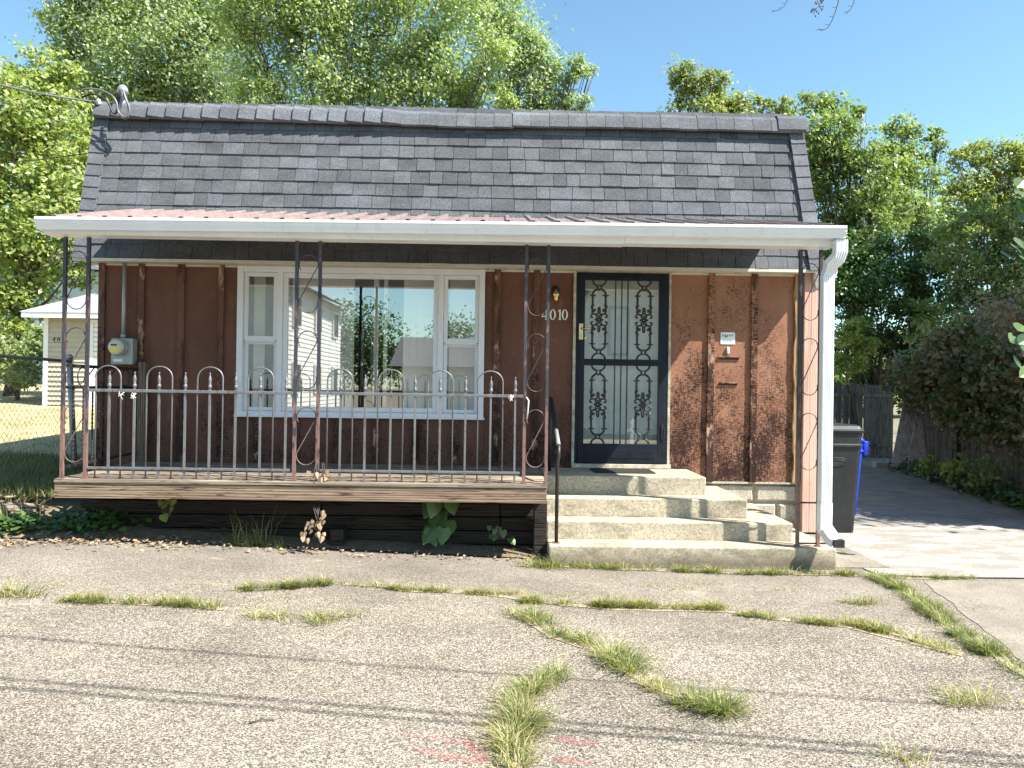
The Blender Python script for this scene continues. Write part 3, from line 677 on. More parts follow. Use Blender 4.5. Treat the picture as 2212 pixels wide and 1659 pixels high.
# ------------------------------------------------------------------ porch roof with gutter
pr = thing('porch_roof', (-.45, -1.2, 2.9), 'shallow brown ribbed metal porch roof along the front of the house', 'porch roof')
GL, GR = at(72, 467, -1.72), at(1832, 487, -1.72); GH = .10
def gz(x): return GL.z+(GR.z-GL.z)*(x-GL.x)/(GR.x-GL.x)
MBk = []
yF, yB = -1.66, -.13; zB = 3.385
def rz(x, y): return gz(x)+.002+(zB-(gz(x)+.002))*(y-yF)/(yB-yF)
ns = 8; xa, xb = GL.x+.02, GR.x-.02; rib = (xb-xa)/32
for s_ in range(ns):
    prof = []; x = xa+s_*4*rib
    for k in range(4):
        prof += [(x+k*rib+.002*(k == 0), 0), (x+(k+.40)*rib, 0), (x+(k+.45)*rib, .022), (x+(k+.60)*rib, .022), (x+(k+.65)*rib, 0)]
    prof.append((x+4*rib-.002, 0)); b = MB(); n = len(prof)
    for y in (yF, yB):
        for t in (0, -.003):
            b.v += [(px, y, rz(px, y)+pz+t+.003) for px, pz in prof]
    b.f = [(i, i+1, 2*n+i+1, 2*n+i) for i in range(n-1)]+[(n+i, 3*n+i, 3*n+i+1, n+i+1) for i in range(n-1)]+[(i, n+i, n+i+1, i+1) for i in range(n-1)]; b.sm = [False]*len(b.f)
    b.build('metal_sheet', M['roofmetal'], pr)
sc = MB()
for k in range(32):
    for y in (-1.45, -.95, -.35):
        for o_ in (.22, .8): x = xa+(k+o_)*rib; sc.lathe([(.008, 0), (.006, .006)], (x, y, rz(x, y)+.003), 6)
sc.build('screws', M['galv'], pr, kind='stuff')
MB().add([(xa, yB+.0, zB+.006), (xb, yB+.0, zB+.006), (xb, -.075, zB+.075), (xa, -.075, zB+.075), (xa, yB-.10, zB-.018), (xb, yB-.10, zB-.018)], [(0, 1, 2, 3), (4, 5, 1, 0)]).build('flashing', M['flash'], pr)
MB().box(xa+.02, xb-.02, -.17, -.135, 3.25, 3.345).build('ledger', M['batten'], pr)
for k in range(13):
    x = xa+.1+(xb-xa-.2)*k/12; MB().bar((x, yF+.06, rz(x, yF)-.055), (x, yB-.04, rz(x, yB)-.055), .038, .09).build('rafter', M['white'], pr)
MB().add([(xa+.03, yF+.08, rz(xa, yF)-.008), (xb-.03, yF+.08, rz(xb, yF)-.008), (xb-.03, yB, rz(xb, yB)-.008), (xa+.03, yB, rz(xa, yB)-.008)], [(0, 1, 2, 3)]).build('underside', M['flash'], pr)
# K-style gutter, one run of two lengths
gt = [(0, 0), (.0, -.022), (.012, -.030), (.014, -.052), (.034, -.078), (.036, -.100), (.125, -.100), (.125, -.004), (.121, -.004), (.121, -.094), (.040, -.094), (.038, -.076), (.018, -.050), (.016, -.028), (.010, -.018), (.012, -.004), (.012, 0)]
def gutter(x0, x1):
    b = MB(); n = len(gt)
    for x in (x0, x1): b.v += [(x, -1.72+y, gz(x)+z*GH/.10) for y, z in gt]
    b.f = [(i, (i+1) % n, n+(i+1) % n, n+i) for i in range(n)]; b.sm = [False]*n
    return b
xj = at(575, 490, -1.72).x
for x0, x1 in ((GL.x, xj-.002), (xj+.002, GR.x)): gutter(x0, x1).build('gutter', M['white'], pr)
b = MB()
for x in (GL.x, GR.x-.006): b.prism([(y, z) for y, z in gt[:8]], Matrix(((0, .006, 0, x), (1, 0, 0, -1.72), (0, 0, 1, gz(x)), (0, 0, 0, 1))))
b.build('gutter_end', M['white'], pr)
for i in (0,): gutter(xj-.02, xj+.022).build('gutter_joint', M['white'], pr).location.y -= .003
BM0, BM1 = at(92, 500, -1.60), at(1806, 500, -1.60)
xs_ = [BM0.x, at(1350, 520, -1.6).x, BM1.x]
for i in range(2): MB().box(xs_[i]+.001, xs_[i+1]-.001, -1.595, -1.44+.004*i, 2.842+.006*i, 2.958).build('beam', M['white'], pr, .003)
# downspouts
dsp = thing('downspout', (2.85, -1.6, .25), 'white corrugated downspout at the right end of the porch gutter', 'downspout')
def pipe(pts, w, d, name, parent, ribs=True):
    b = MB(); pts = [Vector(p) for p in pts]; prof = []
    nx = 5
    for i in range(nx*2+1): prof.append((-w/2+w*i/(nx*2), -d/2-(.004 if i % 2 else 0)))
    prof += [(w/2, d/2), (-w/2, d/2)]; n = len(prof)
    for i, p in enumerate(pts):
        dr_ = (pts[min(i+1, len(pts)-1)]-pts[max(0, i-1)]).normalized()
        ax = Vector((1, 0, 0)) if abs(dr_.x) < .8 else Vector((0, 0, 1))
        fx = (ax-dr_*ax.dot(dr_)).normalized()
        fy = dr_.cross(fx)
        if fy.y < 0: fy = -fy
        if fx.x < 0: fx = -fx
        b.v += [tuple(p+fx*x+fy*y) for x, y in prof]
    b.f = [(i*n+k, i*n+(k+1) % n, (i+1)*n+(k+1) % n, (i+1)*n+k) for i in range(len(pts)-1) for k in range(n)]; b.sm = [False]*len(b.f)
    return b.build(name, M['white'], parent)
xt = at(1813, 520, -1.62).x; xd = at(1786, 700, -1.55).x; zt = 2.895
pipe([(xt, -1.635, zt), (xt, -1.635, zt-.10), (xt-.012, -1.62, zt-.15), (xt-.06, -1.59, zt-.205), (xd+.02, -1.56, zt-.245), (xd, -1.55, zt-.30)], .104, .075, 'elbow', dsp)
pipe([(xd, -1.55, zt-.285), (xd, -1.55, .62)], .098, .07, 'pipe', dsp)
zb = at(1790, 1172, -1.6).z
pipe([(xd, -1.55, .64), (xd-.002, -1.55, .40), (xd+.008, -1.57, zb+.10), (xd+.04, -1.63, zb+.03), (xd+.055, -1.68, zb+.012)], .106, .076, 'kick_out', dsp)
MB().box(xd+.01, xd+.10, -1.722, -1.70, zb-.02, zb+.045).build('outlet', M['dark'], dsp)
ds2 = thing('downspout', (3.38, .1, .1), 'narrow white downspout and elbow at the far right house corner', 'downspout')
x2 = 3.405
pipe([(x2-.06, -.10, 2.84), (x2-.05, -.08, 2.78), (x2+.0, -.02, 2.70), (x2, .0, 2.62)], .07, .06, 'elbow', ds2); pipe([(x2, .0, 2.5), (x2, .0, .12)], .07, .06, 'pipe', ds2)
MB().box(x2-.05, x2+.05, -.04, .04, 2.48, 2.66).build('collector', M['white'], ds2, .006)

# ------------------------------------------------------------------ deck
DZT = .765
deck = thing('wooden_deck', (-1.7, -.77, .6), 'weathered grey wooden porch deck on dark timbers', 'deck')
dxl, dxr = -3.80, .417
nb = 11
for i in range(nb):
    y0 = -1.54+i*1.50/nb; e = rnd(-.004, .004)
    MB().box(dxl+e, dxr+rnd(-.004, .002), y0, y0+1.50/nb-.006, DZT-.032, DZT+rnd(-.0015, .0015)).build('floor_board', M['deckwood'], deck, .003)
MB().box(dxl+.004, dxr-.002, -1.53, -1.495, .600, DZT-.034).build('fascia_board', M['fascia'], deck, .004)
MB().box(dxl+.006, dxl+.04, -1.494, -.05, .60, DZT-.034).build('fascia_board', M['fascia'], deck, .003)
MB().box(dxr-.04, dxr-.004, -1.494, -.05, .60, DZT-.034).build('fascia_board', M['fascia'], deck, .003)
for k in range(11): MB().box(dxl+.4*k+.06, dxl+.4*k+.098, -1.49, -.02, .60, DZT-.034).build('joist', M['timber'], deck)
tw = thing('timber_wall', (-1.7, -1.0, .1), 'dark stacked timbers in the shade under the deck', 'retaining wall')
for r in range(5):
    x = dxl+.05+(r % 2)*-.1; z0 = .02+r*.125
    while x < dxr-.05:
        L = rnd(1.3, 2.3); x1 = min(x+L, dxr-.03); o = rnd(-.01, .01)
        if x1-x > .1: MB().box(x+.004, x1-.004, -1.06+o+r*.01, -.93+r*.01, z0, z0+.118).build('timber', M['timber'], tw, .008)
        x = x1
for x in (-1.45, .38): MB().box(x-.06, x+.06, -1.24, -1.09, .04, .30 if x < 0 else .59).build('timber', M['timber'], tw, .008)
lt = thing('landscape_timber', (-4.6, -.9, .3), 'split grey landscape timber lying left of the deck', 'timber')
b = MB()
pts = [Vector((-6.0, -1.04, 0)), Vector((-4.75, -1.03, 0)), Vector((-4.22, -1.02, 0))]
b.tube([(p.x, p.y, .40-.012*i) for i, p in enumerate(pts)], [.12, .125, .085], 8).build('log', M['timberlight'], lt)
b = MB(); b.tube([(p.x-.15, p.y-.05, .25-.01*i) for i, p in enumerate(pts)], [.07, .075, .065], 8).build('log', M['timberlight'], lt)

# posts with scrolls
def uprights(x0, x1, zb_, zt_, y, label, name_m='postmetal', pat=True):
    t = thing('porch_post', ((x0+x1)/2, y, zb_), label, 'porch post', 'pairs of metal uprights with wire scrolls holding the porch roof')
    for x in (x0, x1):
        MB().box(x-.0135, x+.0135, y-.0135, y+.0135, zb_, zt_).build('upright', M[name_m], t)
        MB().box(x-.024, x+.024, y-.024, y+.024, zb_, zb_+.006).build('foot', M['postmetal'], t)
    xm = (x0+x1)/2; r = abs(x1-x0)/2-.018; zz = zt_-.12
    k = 0
    while zz-.52 > zb_+.02:
        ct, cb = zz-r, zz-.50+r
        p = [(xm+r*cos(radians(a)), y, ct+r*sin(radians(a))) for a in range(215, -16, -15)]
        q = [(xm+r*cos(radians(a)), y, cb+r*sin(radians(a))) for a in range(165, 390, 15)]
        MB().tube(p+q, .0045, 5).build('scroll', M['postmetal'], t); zz -= .66; k += 1
    return t
PY = -1.475
uprights(-3.765, -3.565, DZT+.002, 2.842, PY, 'leftmost scrolled metal post pair at the left end of the deck')
uprights(-1.775, -1.575, DZT+.002, 2.842, PY, 'middle scrolled metal post pair in front of the big window')
uprights(.215, .408, DZT+.002, 2.846, PY, 'scrolled metal post pair at deck end beside the steps')
t = uprights(2.635, 2.815, .237, 2.848, -1.43, 'rightmost scrolled metal post pair standing on the concrete steps beside the downspout')
MB().bar((2.635, -1.43, .62), (2.815, -1.43, .62), .010, .014).bar((2.635, -1.43, .262), (2.93, -1.43, .262), .010, .014).build('cross_bar', M['black'], t)

# front railings
def spear_mesh(zb_, zt_, r):
    b = MB(); b.box(-r, r, -r, r, zb_, zt_)
    b.lathe([(.014, 0), (.0165, .006), (.0165, .024), (.014, .028), (.009, .032), (.013, .036), (.0135, .042), (.010, .05), (.016, .066), (.013, .085), (.007, .105), (.004, .118), (.0075, .124), (.006, .132), (.001, .134)], (0, 0, zt_), 8)
    return b.mesh('spear', M['steel'])
RT_, RB_ = 1.525, .855
spm = spear_mesh(DZT+.002, RT_+.03, .0085)
def railing(x0, x1, n, label, rightpost):
    t = thing('porch_railing', ((x0+x1)/2, PY, DZT), label, 'railing', 'steel railings with hoops and spear tips')
    zt0 = at(60, 0, 0) if 0 else None
    MB().bar((x0, PY, RT_), (x1, PY, RT_-.002), .032, .026).build('top_rail', M['steel'], t, .003)
    MB().bar((x0, PY, RB_), (x1-.02, PY, RB_), .028, .022).build('bottom_rail', M['steel'], t, .003)
    st = (x1-x0-.06)/(2*n-.35)
    off = Vector((0, 0, 0))
    for i in range(n):
        xs = x0+.085+st*(2*i+1)-.02
        inst('spear', spm, t, Matrix.Translation((xs, PY+rnd(-.004, .004), 0)) @ Matrix.Rotation(rnd(-.004, .004), 4, 'Y'))
    for i in range(0, n, 2):
        xs = x0+.085+st*(2*i+1)-.02; r = st
        ln = rnd(-.006, .006)
        p = [(xs-r, PY, DZT+.002), (xs-r, PY, RT_+.10)]+[(xs+r*cos(radians(a))+ln, PY, RT_+.115+r*sin(radians(a))*.9) for a in range(180, -1, -15)]+[(xs+r+ln, PY, RT_+.10), (xs+r, PY, DZT+.002)]
        MB().tube(p, .0068, 6).build('hoop', M['steel'], t)
    return t
railing(-3.55, -1.79, 8, 'steel railing with hoops and spears, left half of the deck front', True)
railing(-1.56, .20, 8, 'steel railing with hoops and spears, right half of the deck front', True)
# string knots on the rails
def knot(px, py, lab):
    c = at(px, py, PY-.02); b = MB(); r_ = random.Random(px)
    for k in range(3):
        p = [c+Vector((r_.uniform(-.03, .03), -.012, r_.uniform(-.05, .02))) for _ in range(5)]; b.tube(p, .0025, 4)
    tag(b.build('string', M['number']), lab, 'string', 'string scraps tied to the railing')
knot(263, 850, 'frayed pale string tied under the first railing hoop'); knot(290, 850, 'pale string scrap on rail right of the first hoop'); knot(1103, 856, 'pale string scrap near the right end of the rail')
b = MB(); c = at(1137, 858, PY-.02); b.tube([c, c+Vector((.02, -.005, -.03)), c+Vector((.016, -.005, -.10)), c+Vector((.008, 0, -.19))], .006, 5); tag(b.build('rope', M['number']), 'short frayed rope hanging from the rail end beside the post', 'rope')

# side railing (black) at the left end
sr = thing('porch_railing', (-3.8, -.75, DZT), 'black side railing with twisted bars at the deck left end', 'railing')
xA, xB_ = at(147, 800, -1.46).x, at(297, 800, -.07).x
def sidept(s_, z): return Vector((xA+(xB_-xA)*s_, -1.46+1.39*s_, z))
for z, w in ((1.735, .035), (1.545, .03), (.86, .028)): MB().bar(sidept(0, z), sidept(1, z), w, w*.8).build('rail', M['black'], sr)
tb = MB()
hw = .009
for k in range(52):
    z = .86+.685*k/51; a = k*.55
    for q in range(4): tb.v.append((hw*cos(a+q*pi/2), hw*sin(a+q*pi/2), z))
tb.f = [(k*4+q, k*4+(q+1) % 4, (k+1)*4+(q+1) % 4, (k+1)*4+q) for k in range(51) for q in range(4)]; tb.sm = [False]*len(tb.f)
twm = tb.mesh('twisted_bar', M['black'])
for i in range(8): inst('twisted_bar', twm, sr, Matrix.Translation(Vector((sidept((i+.6)/8.2, 0).x, sidept((i+.6)/8.2, 0).y, 0))))
for i in range(3):
    s0 = .18+.31*i; b = MB(); r = .085
    cc = sidept(s0, 1.64); dv = (sidept(1, 0)-sidept(0, 0)).normalized()
    b.tube([cc+dv*r*cos(a)+Vector((0, 0, r*sin(a))) for a in [2*pi*k/16 for k in range(16)]], .006, 5, closed=True)
    b.tube([cc+dv*r, cc+dv*(r+.12)+Vector((0, 0, .08))], .006, 5); b.build('ring', M['black'], sr)
pst = MB().box(at(300, 880, -.06).x, at(313, 880, -.06).x+.025, -.10, -.03, DZT, at(305, 782, -.08).z); tag(pst.build('wooden_post', M['post'], None, .004), 'raw timber post by the wall where the black side railing ends', 'post')

# ------------------------------------------------------------------ steps
steps = thing('concrete_steps', (1.6, -.8, 0), 'four broad concrete steps leading to the barred front door', 'steps')
SX = .43
for i, (xr, yf, z, zb2) in enumerate(((2.02, -.72, .750, .565), (2.34, -.985, .575, .39), (2.68, -1.22, .400, .225), (2.955, -1.50, .235, -.05))):
    b = MB().box(SX+.004*i, xr, yf, -.004 if i == 0 else .0-.004*i, zb2, z)
    b.build('step', M['concrete'], steps, .014)
hr = thing('handrail', (.55, -1.3, .235), 'black pipe handrail with worn foam grip on the left of the steps', 'handrail')
hx = at(1203, 1100, -1.42).x
pf = at(1208, 985, -1.42); pb = at(1206, 862, -.35)
MB().tube([(hx, -1.40, .237), (hx, -1.40, pf.z-.06), (hx+.008, -1.42, pf.z), (hx+.012, -1.40, pf.z+.06), (hx+.012, -1.33, pf.z+.10), (hx+.01, -1.24, pf.z+.135)], .017, 10).build('lower_pipe', M['black'], hr)
MB().tube([(hx+.012, -1.36, pf.z+.09), (hx+.012, -1.24, pf.z+.135), (hx+.012, -1.02, pf.z+.22)], .0185, 10).build('bare_pipe', M['galv'], hr, label='bare worn metal pipe')
MB().tube([(hx+.012, -1.04, pf.z+.215), (hx+.01, -.7, pf.z+.345), (hx+.005, pb.y, pb.z)], .024, 10).build('foam_grip', M['rubber'], hr)
MB().tube([(hx+.005, pb.y+.01, pb.z-.01), (hx+.005, pb.y+.01, .75)], .016, 8).build('rear_pipe', M['black'], hr)
MB().box(hx-.03, hx+.03, -1.43, -1.37, .236, .243).build('foot', M['postmetal'], hr)
mp = [atz(1276, 1014, .752), atz(1408, 1017, .752), atz(1416, 1023, .752), atz(1276, 1021, .752)]
tag(MB().box(mp[0].x, mp[2].x, mp[2].y-.02, mp[0].y+.05, .751, .762).build('doormat', M['rubber'], None, .003), 'thin black rubber doormat on the top step before the door', 'doormat')

# ------------------------------------------------------------------ service drop and cables
sv = thing('weatherhead', (at(262, 230, .1).x, .1, 4.5), 'grey weatherhead with looped cables standing on the roof left corner', 'weatherhead')
wy = .02
def W(px, py, y=wy): return at(px, py, y)
MB().tube([W(267, 250, .12), W(266, 200, .12)], .022, 10).build('mast', M['galv'], sv)
MB().lathe([(.05, -.03), (.055, 0), (.05, .03), (.03, .055), (.005, .065)], tuple(W(265, 196, .07)), 12).build('hood', M['galv'], sv)
for i, pp in enumerate(([(261, 195), (257, 215), (254, 232), (250, 245), (243, 243), (238, 230), (225, 213), (200, 203), (178, 210)], [(264, 197), (262, 220), (258, 240), (262, 252), (272, 256), (278, 248), (276, 225), (268, 200)], [(266, 196), (272, 215), (280, 235), (276, 250), (266, 252), (255, 240), (252, 222), (240, 205), (215, 194), (185, 192), (172, 200)])):
    pts = [W(x, y, -.06-.03*i) for x, y in pp]
    fine = []
    for k in range(len(pts)-1):
        p0, p1, p2, p3 = pts[max(k-1, 0)], pts[k], pts[k+1], pts[min(k+2, len(pts)-1)]
        for s_ in range(4):
            u = s_/4; fine.append(.5*((2*p1)+(p2-p0)*u+(2*p0-5*p1+4*p2-p3)*u*u+(3*p1-p0-3*p2+p3)*u**3))
    fine.append(pts[-1]); MB().tube(fine, .010, 6).build('cable_loop', M['cable'] if i != 0 else M['blackcable'], sv)
def catenary(a, b_, sag, r, m, n=24):
    a = Vector(a); b_ = Vector(b_); return MB().tube([a.lerp(b_, i/n)-Vector((0, 0, sag*4*(i/n)*(1-i/n))) for i in range(n+1)], r, 5)
e1 = at(213, 220, .05); far1 = at(-900, 50, -6.0)
tag(catenary(e1, at(-700, -60, -4), .12, .010, None).build('service_cable', M['cable']), 'twisted service cable coming from the left to the roof corner', 'cable')
MB_ = MB(); MB_.lathe([(.012, -.03), (.022, -.02), (.016, 0), (.022, .02), (.012, .03)], (e1.x, e1.y, e1.z), 10)
MB_.bar(e1, W(222, 228, .12), .02, .02); tag(MB_.build('cable_clamp', M['ceramic']), 'white cable clamp at the roof left top corner', 'clamp')
tag(catenary(at(190, 331, -.05), at(-500, 342, 3), .15, .006, None).build('telephone_cable', M['blackcable']), 'thin dark cable reaching the left hip of the roof', 'cable')
# street wires overhead whose shadows cross the pad
hwire = 4.7; k_ = hwire/SUN.z
for i, (a, c) in enumerate((((0, 1385), (2212, 1535)), ((0, 1468), (2212, 1638)), ((0, 1487), (2212, 1656)))):
    A, B_ = atz(*a, 0), atz(*c, 0); d = (B_-A); A2 = A-d*2.2+SUN*k_; B2 = B_+d*2.2+SUN*k_
    r = .011 if i else .009
    tag(MB().tube([A2.lerp(B2, q/16) for q in range(17)], r, 5).build('street_wire', M['blackcable']), 'overhead street wire above the pad whose shadow is the %s one' % ('farthest', 'middle', 'nearest')[i], 'wire', 'street wires over the pad')

# ------------------------------------------------------------------ wheelie bins
def bin_(name, cx, cy, w, d, h, m, label, rot=0):
    t = thing(name, (cx, cy, .03), label, 'trash bin'); Mx = Matrix.Translation((cx, cy, .03)) @ Matrix.Rotation(rot, 4, 'Z')
    def rr(w_, d_, z, r, n=4):
        out = []
        for sx, sy, a0 in ((1, 1, 0), (-1, 1, 90), (-1, -1, 180), (1, -1, 270)):
            for k in range(n): a = radians(a0+90*k/(n-1)); out.append(Mx @ Vector((sx*(w_/2-r)+r*cos(a), sy*(d_/2-r)+r*sin(a), z)))
        return out
    def loft(secs, name_, par):
        b = MB(); n = len(secs[0])
        for s_ in secs: b.v += [tuple(v) for v in s_]
        b.f = [(i*n+k, i*n+(k+1) % n, (i+1)*n+(k+1) % n, (i+1)*n+k) for i in range(len(secs)-1) for k in range(n)]+[tuple(range(n))[::-1], tuple((len(secs)-1)*n+k for k in range(n))]
        b.sm = [False]*len(b.f); return b.build(name_, m, par, .004)
    loft([rr(w*.80, d*.74, 0, .05), rr(w*.82, d*.76, .04, .05), rr(w*.93, d*.93, h*.70, .05), rr(w*.95, d*.95, h*.80, .05), rr(w*1.0, d*1.0, h*.805, .05), rr(w*1.0, d*1.0, h*.825, .05), rr(w*.955, d*.955, h*.83, .05), rr(w*.965, d*.965, h*.93, .05)], 'body', t)
    loft([rr(w*1.02, d*1.02, h*.932, .05), rr(w*1.03, d*1.03, h*.955, .05), rr(w*.97, d*.97, h*.965, .05), rr(w*.92, d*.93, h*.99, .05), rr(w*.85, d*.85, h, .05)], 'lid', t)
    b = MB()
    for k in range(3):
        b.tube([Mx @ Vector((.11*cos(a)+.02, -d*.45-.012, h*(.66+.012*k)+.028*sin(a))) for a in [2*pi*q/20 for q in range(20)]], .004, 4, closed=True)
    b.build('embossed_ring', m, t)
    MB().tube([Mx @ Vector((x, d*.5+.06 if abs(x) < w*.42 else d*.48, h*.90)) for x in (-w*.44, -w*.41, w*.41, w*.44)], .015, 8).build('handle', m, t)
    for sx in (-1, 1): MB().lathe([(.10, -.02), (.105, 0), (.10, .02)], n=16, M=Mx @ Matrix.Translation((sx*w*.42, d*.38, .075)) @ Matrix.Rotation(pi/2, 4, 'Y')).build('wheel', M['rubber'], t)
    return t
cr_ = at(1866, 1000, .1)
bin_('trash_bin', cr_.x-.32, .42, .63, .70, 1.21, M['bin'], 'scuffed black wheeled bin beside the house corner')
bb_ = at(1858, 1000, 1.5)
t = bin_('recycling_bin', bb_.x-.30, 1.62, .54, .62, 1.02, M['bluebin'], 'blue wheeled bin mostly hidden behind the black one')
MB().box(bb_.x-.0, bb_.x+.06, 1.40, 1.55, .80, .98).build('side_latch', M['bluebin'], t, .01)

# ------------------------------------------------------------------ grass, leaves
def blades(name, P0, H, lean, az, wd, tint, m, parent=None, kind=None, off=(0, 0, 0)):
    n = len(P0); dirv = np.stack([np.cos(az), np.sin(az), np.zeros(n)], 1); side = np.stack([-np.sin(az), np.cos(az), np.zeros(n)], 1)
    sz = RNG.uniform(-1, 1, (n, 1)); side = side + dirv*sz*.6
    up = np.array([0, 0, 1.0])
    def lvl(t): return P0 + dirv*(lean*H*t**1.7)[:, None] + up*(H*(t-.35*lean.clip(0, 1)*t*t))[:, None]
    a = lvl(0.); b = lvl(np.full(n, .5) if False else .5); c = lvl(1.)
    w = wd[:, None]
    V = np.stack([a-side*w, a+side*w, b+side*w*.75, b-side*w*.75, c], 1).reshape(-1, 3) - np.array(off)
    idx = (np.arange(n)*5)[:, None]
    F = (np.concatenate([idx+0, idx+1, idx+2, idx+3, idx+3, idx+2, idx+4], 1)).ravel()
    sizes = np.tile([4, 3], n)
    return link(name, npmesh(name, V, F, sizes, m, np.repeat(tint, 5, 0)), parent, kind=kind)
def tuft_pts(cs, n, sx, sy, hmin, hmax, spread=1.0, yellow=.25):
    cs = np.array(cs)
    if len(cs) > 3:      # uneven growth along a seam: some stretches bare, some bushy
        ph = RNG.uniform(0, 6, 3); q = np.arange(len(cs))*.02
        wt = np.clip(.35+.5*np.sin(q*9+ph[0])+.45*np.sin(q*23+ph[1])+.4*np.sin(q*51+ph[2]), .0, None)+.10; wt *= RNG.uniform(.1, 1, len(cs))**2
        k = RNG.choice(len(cs), n, p=wt/wt.sum())
    else:
        m_ = 9; c2 = cs[RNG.integers(0, len(cs), m_)].astype(float); c2[:, :2] += RNG.normal(0, 1, (m_, 2))*np.array([sx, sy])*1.0
        cs = c2; wt = RNG.uniform(.1, 1, m_); k = RNG.choice(m_, n, p=wt/wt.sum()); sx *= .6; sy *= .6
    d = RNG.normal(0, 1, (n, 2))*np.array([sx, sy]); p = cs[k].copy(); p[:, 0] += d[:, 0]; p[:, 1] += d[:, 1]
    p[:, 2] = [padz(x, y) for x, y in p[:, :2]]
    az = np.arctan2(d[:, 1], d[:, 0]) + RNG.normal(0, .7, n)
    H = (hmin+(hmax-hmin)*RNG.uniform(0, 1, n)**1.8)*np.clip(1.25-.35*np.hypot(d[:, 0]/max(sx, 1e-3), d[:, 1]/max(sy, 1e-3)), .3, 1.2)
    lean = np.abs(RNG.normal(.95, .5, n))*spread
    tint = np.zeros((n, 3)); tint[:, 0] = RNG.uniform(0, 1, n); tint[:, 1] = np.where(RNG.uniform(0, 1, n) < yellow+.12, RNG.uniform(.4, 1, n), 0)
    return p, H, lean, az, RNG.uniform(.0012, .0032, n), tint
def line(pts, step=.02):
    P_ = [onpad(*p) for p in pts]; out = []
    for a, c in zip(P_, P_[1:]):
        n = max(1, int((c-a).length/step)); out += [tuple(a.lerp(c, (i+rnd(-.4, .4))/n)) for i in range(n)]
    return out
def crack(pts, w, lab=None):
    P_ = [onpad(*p) for p in pts]; b = MB(); seq = []
    for a, c in zip(P_, P_[1:]):
        n = max(1, int((c-a).length/.08)); seq += [a.lerp(c, i/n) for i in range(n)]
    seq.append(P_[-1])
    for i, p in enumerate(seq):
        d = (seq[min(i+1, len(seq)-1)]-seq[max(i-1, 0)]); nrm = Vector((-d.y, d.x, 0)).normalized(); ww = w*rnd(.4, 1.2)
        for s_ in (-1, 1):
            q = p+nrm*ww*s_+Vector((0, rnd(-.01, .01), 0)); b.v.append((q.x, q.y, padz(q.x, q.y)+.004))
    b.f = [(2*i, 2*i+1, 2*i+3, 2*i+2) for i in range(len(seq)-1)]; b.sm = [False]*len(b.f)
    b.build('pavement_crack', M['sand'], kind='structure')
st_ = NT('sandy crack'); sc_ = st_.ramp(st_.noise(60, det=4, ro=.8), [(.3, (.12, .09, .06)), (.55, (.40, .32, .22)), (.7, (.55, .46, .33))]); M['sand'] = st_.finish(sc_, .95, st_.bump(st_.noise(80), .5, .005))
strips = [
    ('short grass line across the left of the pad', [(135, 1298), (250, 1302), (380, 1306), (490, 1317)], 2600, .05, .035, .04, .10, .25),
    ('grass strip curving below the deck front', [(515, 1276), (620, 1270), (715, 1262)], 1900, .04, .03, .05, .11, .2),
    ('thin pale grass strip right of the curved one', [(740, 1262), (830, 1268), (870, 1275), (960, 1278), (1025, 1282), (1085, 1286)], 1900, .05, .03, .03, .08, .35),
    ('long yellowing grass strip in front of the steps', [(1140, 1300), (1250, 1308), (1400, 1312), (1570, 1317)], 4600, .05, .04, .04, .10, .45),
    ('patchy grass strip continuing right across the pad', [(1595, 1328), (1700, 1340), (1815, 1352)], 1700, .05, .035, .03, .08, .4),
    ('yellow grass patch joining the right diagonal seam', [(1830, 1345), (1930, 1370), (2000, 1390), (2080, 1415)], 2300, .07, .06, .03, .09, .6),
    ('grass growing along the foot of the bottom step', [(1190, 1222), (1400, 1232), (1600, 1240), (1850, 1243)], 3600, .05, .03, .04, .11, .2),
    ('broad green grass seam running down the right side', [(1880, 1245), (1950, 1275), (2010, 1320), (2080, 1375), (2160, 1425), (2240, 1475)], 5200, .07, .05, .05, .12, .15),
    ('short grass along the edge of the pale driveway', [(1900, 1246), (2000, 1250), (2100, 1251)], 900, .05, .02, .03, .08, .2),
]
for lab, pts, n, sx, sy, h0, h1, yl in strips:
    crack([pts[0]]+pts+[pts[-1]], .03)
    blades_ = tuft_pts(line(pts), int(n*.8), sx*.6, sy*.6, h0, h1, 1.0, yl)
    blades_ = tuple(blades_)
    o = blades('grass_strip', *blades_, M['grass'], kind='stuff'); tag(o, lab, 'grass', kind='stuff')
crack([(1020, 1279), (1140, 1298), (1300, 1316), (1570, 1322), (1830, 1356), (2080, 1418)], .022)
crack([(1110, 1325), (1190, 1375), (1290, 1410), (1400, 1480), (1520, 1525)], .022); crack([(1190, 1460), (1090, 1530), (1115, 1600), (1110, 1670)], .022)
